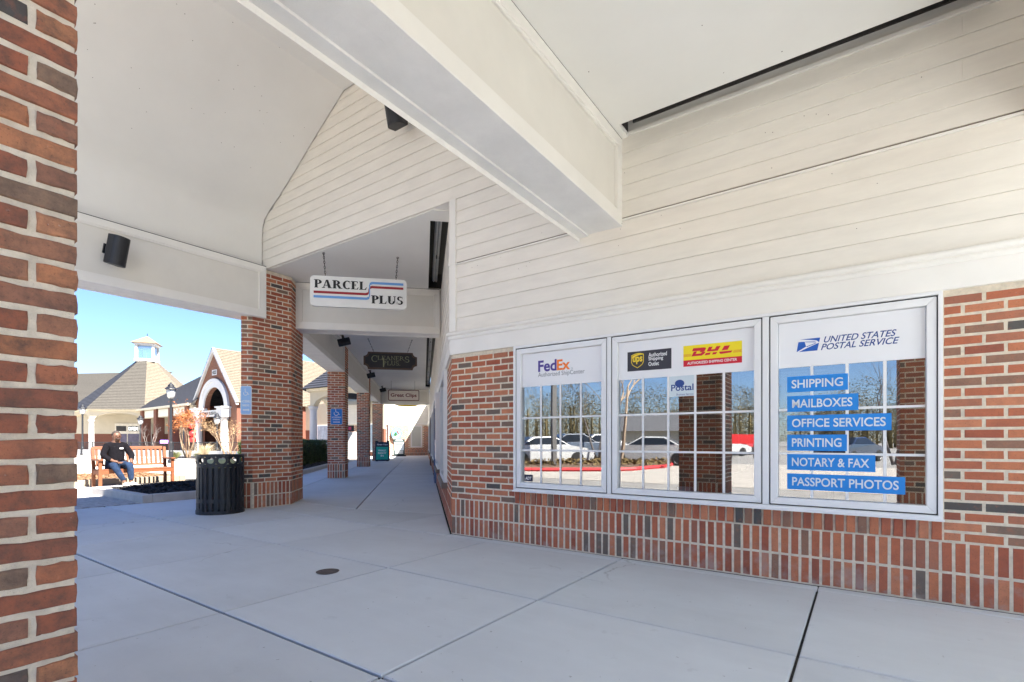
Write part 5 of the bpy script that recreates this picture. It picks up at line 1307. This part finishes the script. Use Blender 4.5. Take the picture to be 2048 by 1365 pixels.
# brick front with arched opening: strips
b = MB()
def gz(x): return zE + (zA - zE) * (1 - abs(x) / GA)
xs = sorted(set([-GA, -Ro - .3, Ro + .3, GA, -Ri, Ri] + [-Ri + 2 * Ri * i / n for i in range(n + 1)] + [0]))
def az(x): return sp + math.sqrt(max(0, Ri * Ri - x * x)) if abs(x) < Ri else None
for x0, x1 in zip(xs[:-1], xs[1:]):
    if x1 - x0 < 1e-5: continue
    m0 = (x0 + x1) / 2
    lo0 = az(x0) or (sp if abs(m0) < Ri else 0); lo1 = az(x1) or (sp if abs(m0) < Ri else 0)
    if abs(m0) > Ri: lo0 = lo1 = 0
    b.add([(x0, 0, lo0), (x1, 0, lo1), (x1, 0, gz(x1)), (x0, 0, gz(x0)), (x0, .35, lo0), (x1, .35, lo1)], [(0, 1, 2, 3), (0, 4, 5, 1)])
def brickwork(name, scale):
    m = bpy.data.materials.new(name); m.use_nodes = True; t = m.node_tree; bs = t.nodes['Principled BSDF']; bs.inputs['Roughness'].default_value = .9
    tc = t.nodes.new('ShaderNodeTexCoord'); mp = t.nodes.new('ShaderNodeMapping'); mp.inputs['Rotation'].default_value = (R(90), 0, 0)
    t.links.new(tc.outputs['Object'], mp.inputs[0])
    br = t.nodes.new('ShaderNodeTexBrick'); br.inputs['Scale'].default_value = 1; br.inputs['Brick Width'].default_value = .204; br.inputs['Row Height'].default_value = .0677
    br.inputs['Mortar Size'].default_value = .006; br.inputs['Color1'].default_value = (.17, .055, .028, 1); br.inputs['Color2'].default_value = (.12, .038, .024, 1); br.inputs['Mortar'].default_value = (.22, .17, .12, 1)
    t.links.new(mp.outputs[0], br.inputs[0]); t.links.new(br.outputs[0], bs.inputs[0]); MATS[name] = m; return m
GBR = brickwork('gable_brickwork', 1)
b.build('brick_front', GBR, ga)
b = MB(); b.box(GA - .01, GA + .0, .0, 8, 0, zE); b.box(-GA, -GA + .01, 0, 8, 0, zE); b.build('side_wall', FB, ga)
b = MB()
for i in range(n):
    q0 = math.pi * i / n; q1 = math.pi * (i + 1) / n
    for (ra, rb, y) in ((Ri, Ro - .22, -.10), (Ro - .24, Ro, -.16)):
        pa_, pb_, pc_, pd_ = [(r_ * math.cos(q), sp + r_ * math.sin(q)) for r_, q in ((ra, q0), (rb, q0), (rb, q1), (ra, q1))]
        b.prismy([pa_, pb_, pc_, pd_], y, .02)
b.build('arch_ring', COLW, ga)
b = MB()
for sgx in (1, -1):
    b.prismy([(sgx * (GA + .25), zE - .25), (sgx * (GA + .25), zE + .0), (0, zA + .22), (0, zA - .08)], -.18, .0)
b.build('rake_board', COLW, ga)
b = MB()
shingled(b, (GA + .3, -.2, zE - .1), (GA + .3, 11, zE - .1), (0, 11, zA + .2), (0, -.2, zA + .2), 32); b.build('roof', ROOF_LIT, ga)
b = MB(); shingled(b, (-GA - .3, 11, zE - .1), (-GA - .3, -.2, zE - .1), (0, -.2, zA + .2), (0, 11, zA + .2), 32); b.build('roof', ROOF_DARK, ga)  # darker slope of the same roof, shade put into the colour
for x in (-2.0, 2.0):
    b = MB(); b.lathe([(.36, 0), (.36, .15), (.29, .2), (.27, .5), (.24, 2.6), (.30, 2.62), (.30, 2.78)], 20); o = b.build('column', COLW, ga); o.location = (x, -.25, 0)
    b = MB(); b.box(x - .42, x + .42, -.62, .12, 2.78, 3.42); b.box(x - .5, x + .5, -.7, .14, 3.42, 3.52); b.build('capital', COLW, ga)
b = MB(); b.box(-1.57, 1.57, -.42, -.1, 2.85, 3.30); nbd = b.build('name_board', COLW, ga)
text(nbd, 'YAMA SUSHI', -1.05, .95, 2.96, 3.20, BLK, y=-.43, bold=.03)
for x in (-1.35, 1.2): b = MB(); b.box(x - .12, x + .12, -.44, -.42, 2.98, 3.18); b.build('lettering', BLK, nbd)
b = MB(); b.box(-3.2, 3.2, 2.6, 2.7, 0, 2.75); b.build('inner_wall', FB, ga); b = MB(); b.box(-3.2, 3.2, 2.58, 2.7, 2.75, 6); b.build('inner_siding', CREAM, ga)
b = MB(); b.box(-1.0, 0, 2.5, 2.58, 0, 2.3); b.build('door', DARK, ga)
pq = MB(); pq.box(-.36, .36, -.03, .0, 5.93, 6.33); pq = pq.build('number_plaque', COLW, ga); text(pq, '4025', -.30, .30, 6.0, 6.27, BLK, y=-.035, bold=.04)

# wing behind the gable to the right and the second pavilion
v1 = Vector((-11.35, 28.1)); v0 = v1 + U * 5.4; v2 = v1 + CD * 5.4
dirs = [-U]; ang0 = math.atan2((-U).y, (-U).x); tvs = [v0]; q = v0.copy(); a = ang0
for i in range(7):
    q = q + Vector((math.cos(a), math.sin(a))) * 5.4; tvs.append(q.copy()); a -= R(45)
tvs = tvs[::-1]      # counter-clockwise
cen2 = sum(tvs, Vector((0, 0))) / 8
# index of facets v1-v0 and v2-v1 in reversed list
i1 = 6; i2 = 5
tp2, V2 = pavilion('octagonal corner pavilion with dark slate roof beyond the hedge', tvs, cen2, 9.3, .8, {5: ROOF_DARK, 6: ROOF_DARK, 4: ROOF_DARK}, [4, 5, 6], [4, 5, 6])
sf = thing('shopfront', 'brick shopfront with pale windows beyond the hedge', 'shopfront', (cen2.x, cen2.y, 0), 0)
a_, c_ = V2[6], V2[7]; d = (c_ - a_).normalized(); ang = math.atan2(d.y, d.x); Mw = TR(a_.x, a_.y, 0, ang) @ Matrix.Translation((0, 6.5, 0))
b = MB(); b.box(-12, -1.4, 0, .2, 0, 1.9, Mw); b.build('brick_wall', FB, sf); b = MB(); b.box(-12, -1.4, -.02, .2, 1.9, 3.9, Mw); b.build('siding_wall', CREAM, sf)
for x in (-9, -6.3, -3.4): b = MB(); b.box(x, x + 1.7, -.06, -.02, .3, 2.3, Mw); f = b.build('window', WHITE, sf); b = MB(); b.box(x + .1, x + 1.6, -.08, -.06, .4, 2.2, Mw); b.build('pane', mat('shop_pane_blue', (.25, .33, .42), .15, .3, 3), f)
ps = thing('shop_poster', 'black and pink square shop sign seen between walkway pillars', 'sign', qpx(701, 30.0), A_X)
b = MB(); b.box(-.2, .2, 0, .05, 1.65, 2.0); b.build('panel', BLACK, ps); b = MB(); b.box(-.12, .04, -.01, 0, 1.73, 1.92); b.build('print', flat('pink_print', (.6, .03, .12)), ps)
b = MB(); b.box(-.24, .34, 0, .05, .1, 1.62); b.build('glass', mat('poster_glass', (.5, .5, .48), .3, .4, 8), ps)

# ------------------------------------------------------------------ car park behind the viewer (seen in the window glass)
def mir(px, py=None, Y=None):
    if Y is None: Y = 1210 / (py - 882)
    v = Vector(((px - 1024) / 1000 * Y, Y)); d = (v - CO).dot(N); r = v - N * (2 * d); return Vector((r.x, r.y, -.13))
def mirdir(a): d = Vector((math.cos(a), math.sin(a))); r = d - N * 2 * d.dot(N); return math.atan2(r.y, r.x)
CW = mat('car_white', (.5, .5, .49), .25, .01, coat=1); CG = flat('car_glass', (.015, .018, .022), .05); TY = flat('tyre_rubber', (.015, .015, .015), .8); RM = mat('alloy', (.45, .45, .46), .3, 0, metal=1)
def car(label, loc, ang, paint, suv=False):
    t = thing('parked_car', label, 'car', loc, ang, 'cars parked beyond the porch')
    h = .22 if suv else 0; L = 2.35
    prof = [(-L, .42), (-L, .72), (-L + .12, .95 + h * .5), (-1.45, 1.02 + h * .6), (-.75, 1.40 + h), (.35, 1.43 + h), (1.05, 1.0 + h * .6), (1.9, .86 + h * .4), (L - .05, .68), (L, .45), (L - .1, .28), (-L + .1, .28)]
    st = [(-.90, .90), (-.86, 1.0), (-.45, 1.04), (.45, 1.04), (.86, 1.0), (.90, .90)]
    vs = []; n = len(prof)
    for y, k in st:
        for x, z in prof:
            tz = (z - 1.0) / .45 if z > 1.0 else 0; yy = y * (1 - .22 * max(0, tz)); vs.append((x * (1 if abs(y) < .8 else .985), yy, z if abs(y) < .88 else .3 + (z - .3) * .96))
    fs = [(i * n + j, i * n + (j + 1) % n, (i + 1) * n + (j + 1) % n, (i + 1) * n + j) for i in range(len(st) - 1) for j in range(n)] + [tuple(range(n)), tuple(range((len(st) - 1) * n, len(st) * n))[::-1]]
    o = MB().add(vs, fs).build('body', paint, t, bevel=.03)
    for sy in (-1, 1):
        b = MB(); pts = [(-1.30, 1.03 + h * .6), (-.72, 1.34 + h), (.32, 1.37 + h), (.92, 1.03 + h * .6)]
        b.add([(x, sy * (.905 - .22 * .9 * max(0, (z - 1.0) / .45) + .0), z) for x, z in pts], [(0, 1, 2, 3)]); b.build('side_glass', CG, t)
    b = MB(); b.add([(.42, -.66, 1.42 + h), (.42, .66, 1.42 + h), (1.04, .80, 1.03 + h * .6), (1.04, -.80, 1.03 + h * .6)], [(0, 1, 2, 3)], Matrix.Translation((.02, 0, .012))); b.build('windscreen', CG, t)
    b = MB(); b.add([(-.82, -.66, 1.39 + h), (-.82, .66, 1.39 + h), (-1.42, .80, 1.05 + h * .6), (-1.42, -.80, 1.05 + h * .6)], [(3, 2, 1, 0)], Matrix.Translation((-.03, 0, .012))); b.build('rear_glass', CG, t)
    for x in (-1.4, 1.42):
        for sy in (-.83, .83):
            Mx = Matrix.Translation((x, sy, .33)) @ Matrix.Rotation(R(90), 4, 'X')
            b = MB(); b.lathe([(.20, -.11), (.31, -.11), (.335, -.08), (.335, .08), (.31, .11), (.20, .11)], 24, Mx); w_ = b.build('wheel', TY, t)
            b = MB(); b.lathe([(.02, -.10), (.2, -.10), (.215, -.118), (.215, .118), (.2, .10), (.02, .10)], 20, Mx); b.build('rim', RM, w_)
    for sy in (-.62, .62):
        b = MB(); b.box(L - .12, L + .0, sy - .18, sy + .18, .62, .72); b.build('headlight', flat('lamp_clear', (.6, .6, .62), .1), t)
        b = MB(); b.box(-L - .01, -L + .06, sy - .18, sy + .18, .74, .84); b.build('tail_light', flat('lamp_red', (.4, .01, .01), .2), t)
    return t
car('white saloon car reflected in left shop window', mir(1085, Y=24.5), mirdir(R(18)), CW)
car('white saloon car reflected in middle shop window beside the birch', mir(1300, Y=25.5), mirdir(R(158)), CW)
car('grey sport utility car reflected behind the white saloon', mir(1150, Y=29), mirdir(R(10)), mat('car_grey', (.10, .12, .15), .25, .01, coat=1), True)
car('white estate car reflected between left and middle windows', mir(1205, Y=31), mirdir(R(10)), CW, True)
car('red hatchback reflected at the far side of middle window', mir(1505, Y=44), mirdir(R(30)), mat('car_red', (.4, .015, .015), .25, .01, coat=1))
car('white car reflected far behind the red banner', mir(1440, Y=40), mirdir(R(20)), CW)
car('dark car reflected behind service strips of right window', mir(1700, Y=30), mirdir(R(30)), mat('car_navy', (.02, .03, .06), .25, .01, coat=1))
# island with red kerb
isl = thing('kerb_island', 'mulched parking island with red painted kerb reflected in glass', 'kerb island', (0, 0, 0), 0)
pts = [mir(x, y) for x, y in ((900, 944), (1040, 943), (1130, 943.5), (1200, 944), (1270, 942), (1325, 937), (1345, 931))]
b = MB(); pp_ = [Vector((p.x, p.y, -.06)) for p in pts]; b.tube(pp_, .09, 6); b.build('kerb', mat('red_kerb_paint', (.55, .025, .03), .6, .15), isl)
far_ = [mir(x, y) for x, y in ((1345, 924), (1200, 921), (900, 921))]
b = MB(); b.prism([(p.x, p.y) for p in pts + far_], -.12, -.02); b.build('soil', mat('island_soil', (.13, .08, .05), .95, .4, 8), isl)
gs = MB()
for _ in range(2600):
    k = random.random(); px = random.uniform(1000, 1340); v = mir(px, random.uniform(923, 938)); s_ = random.uniform(.05, .12); z = random.uniform(-.0, .25); leafq(gs, (v.x, v.y, z), s_)
gs.build('dry_plants', mat('island_grass', (.16, .11, .04), .9, .4), isl, kind='stuff')
rd = thing('access_road', None, None, kind='structure')
r0_ = P(0, 14.0); b = MB(); b.box(-40, 40, -9.5, 4.5, -.126, -.122, TR(r0_.x, r0_.y, 0, A_W)); b.build('concrete_lane', mat('lane_concrete', (.32, .29, .25), .9, .1, 1), rd)
bare_tree('birch tree with bare branches reflected in middle window', mir(1238, Y=23.5), 2, 1.9, .11, 4, 21, spread=.42, m=BARK, lean=.18, name='birch_tree', group='trees beyond the car park')
bare_tree('bare tree reflected in right part of left window', mir(1195, Y=27), 3, 1.7, .07, 4, 12, spread=.5, m=mat('dark_twig', (.12, .10, .09)), lean=.3, name='bare_tree', group='trees beyond the car park')
bare_tree('bare tree reflected in the right window', mir(1790, Y=24), 3, 1.7, .07, 4, 14, spread=.5, m=MATS['dark_twig'], lean=.3, name='bare_tree', group='trees beyond the car park')
lp = thing('light_pole', 'dark car park light pole reflected in left window', 'light pole', mir(1107, Y=22.5)); b = MB(); b.box(-.10, .10, -.10, .10, 0, 8); b.build('post', mat('pole_grey', (.12, .115, .11), .6), lp); b = MB(); b.box(-.6, .6, -.15, .15, 8, 8.15); b.build('lamp_head', BLACK, lp)
bn_ = thing('banner_sign', 'red banner on posts reflected in middle window', 'banner', mir(1485, Y=34), mirdir(0)); b = MB(); b.box(-.75, .75, -.02, .02, 1.0, 1.65); b.build('banner', flat('banner_red', (.6, .02, .02)), bn_)
for x in (-.75, .75): b = MB(); b.tube([(x, 0, 0), (x, 0, 1.8)], .03, 6); b.build('post', BLACK, bn_)
hs = thing('low_building', 'pale gabled low building reflected beyond the cars', 'building', mir(1290, Y=60), mirdir(0))
b = MB(); b.box(-5, 5, 0, 8, 0, 2.2); b.build('wall', CREAM, hs); b = MB(); b.prismx([(-.6, 2.2), (8.6, 2.2), (4, 4.2)], -5.4, 5.4); b.build('roof', mat('grey_roof', (.07, .07, .075), .9), hs)
b = MB(); b.prismy([(-2.3, 2.2), (2.3, 2.2), (0, 4.4)], -1.2, 3); b.build('gable', COLW, hs)
# far wood
wd_ = MB(); 
rw_ = random.Random(4)
for i in range(150):
    px = rw_.uniform(900, 2100); v = mir(px, Y=rw_.uniform(75, 105)); h = rw_.uniform(6, 11.5); w_ = rw_.uniform(2, 4.0)
    wd_.tube([(v.x, v.y, -.1), (v.x, v.y, h * .6)], [.25, .12], 5, None, .2)
    for _ in range(900):
        z = rw_.uniform(.6, h); rr = w_ * math.sqrt(rw_.random()) * (1 - .5 * abs(z / h - .45)); a = rw_.uniform(0, 6.28); leafq(wd_, (v.x + rr * math.cos(a), v.y + rr * math.sin(a), z), rw_.uniform(.07, .19))
wd_.build('far_wood', mat('spring_wood', (.13, .10, .04), .9, .5, .25), kind='stuff')
print('objects', len(bpy.data.objects))
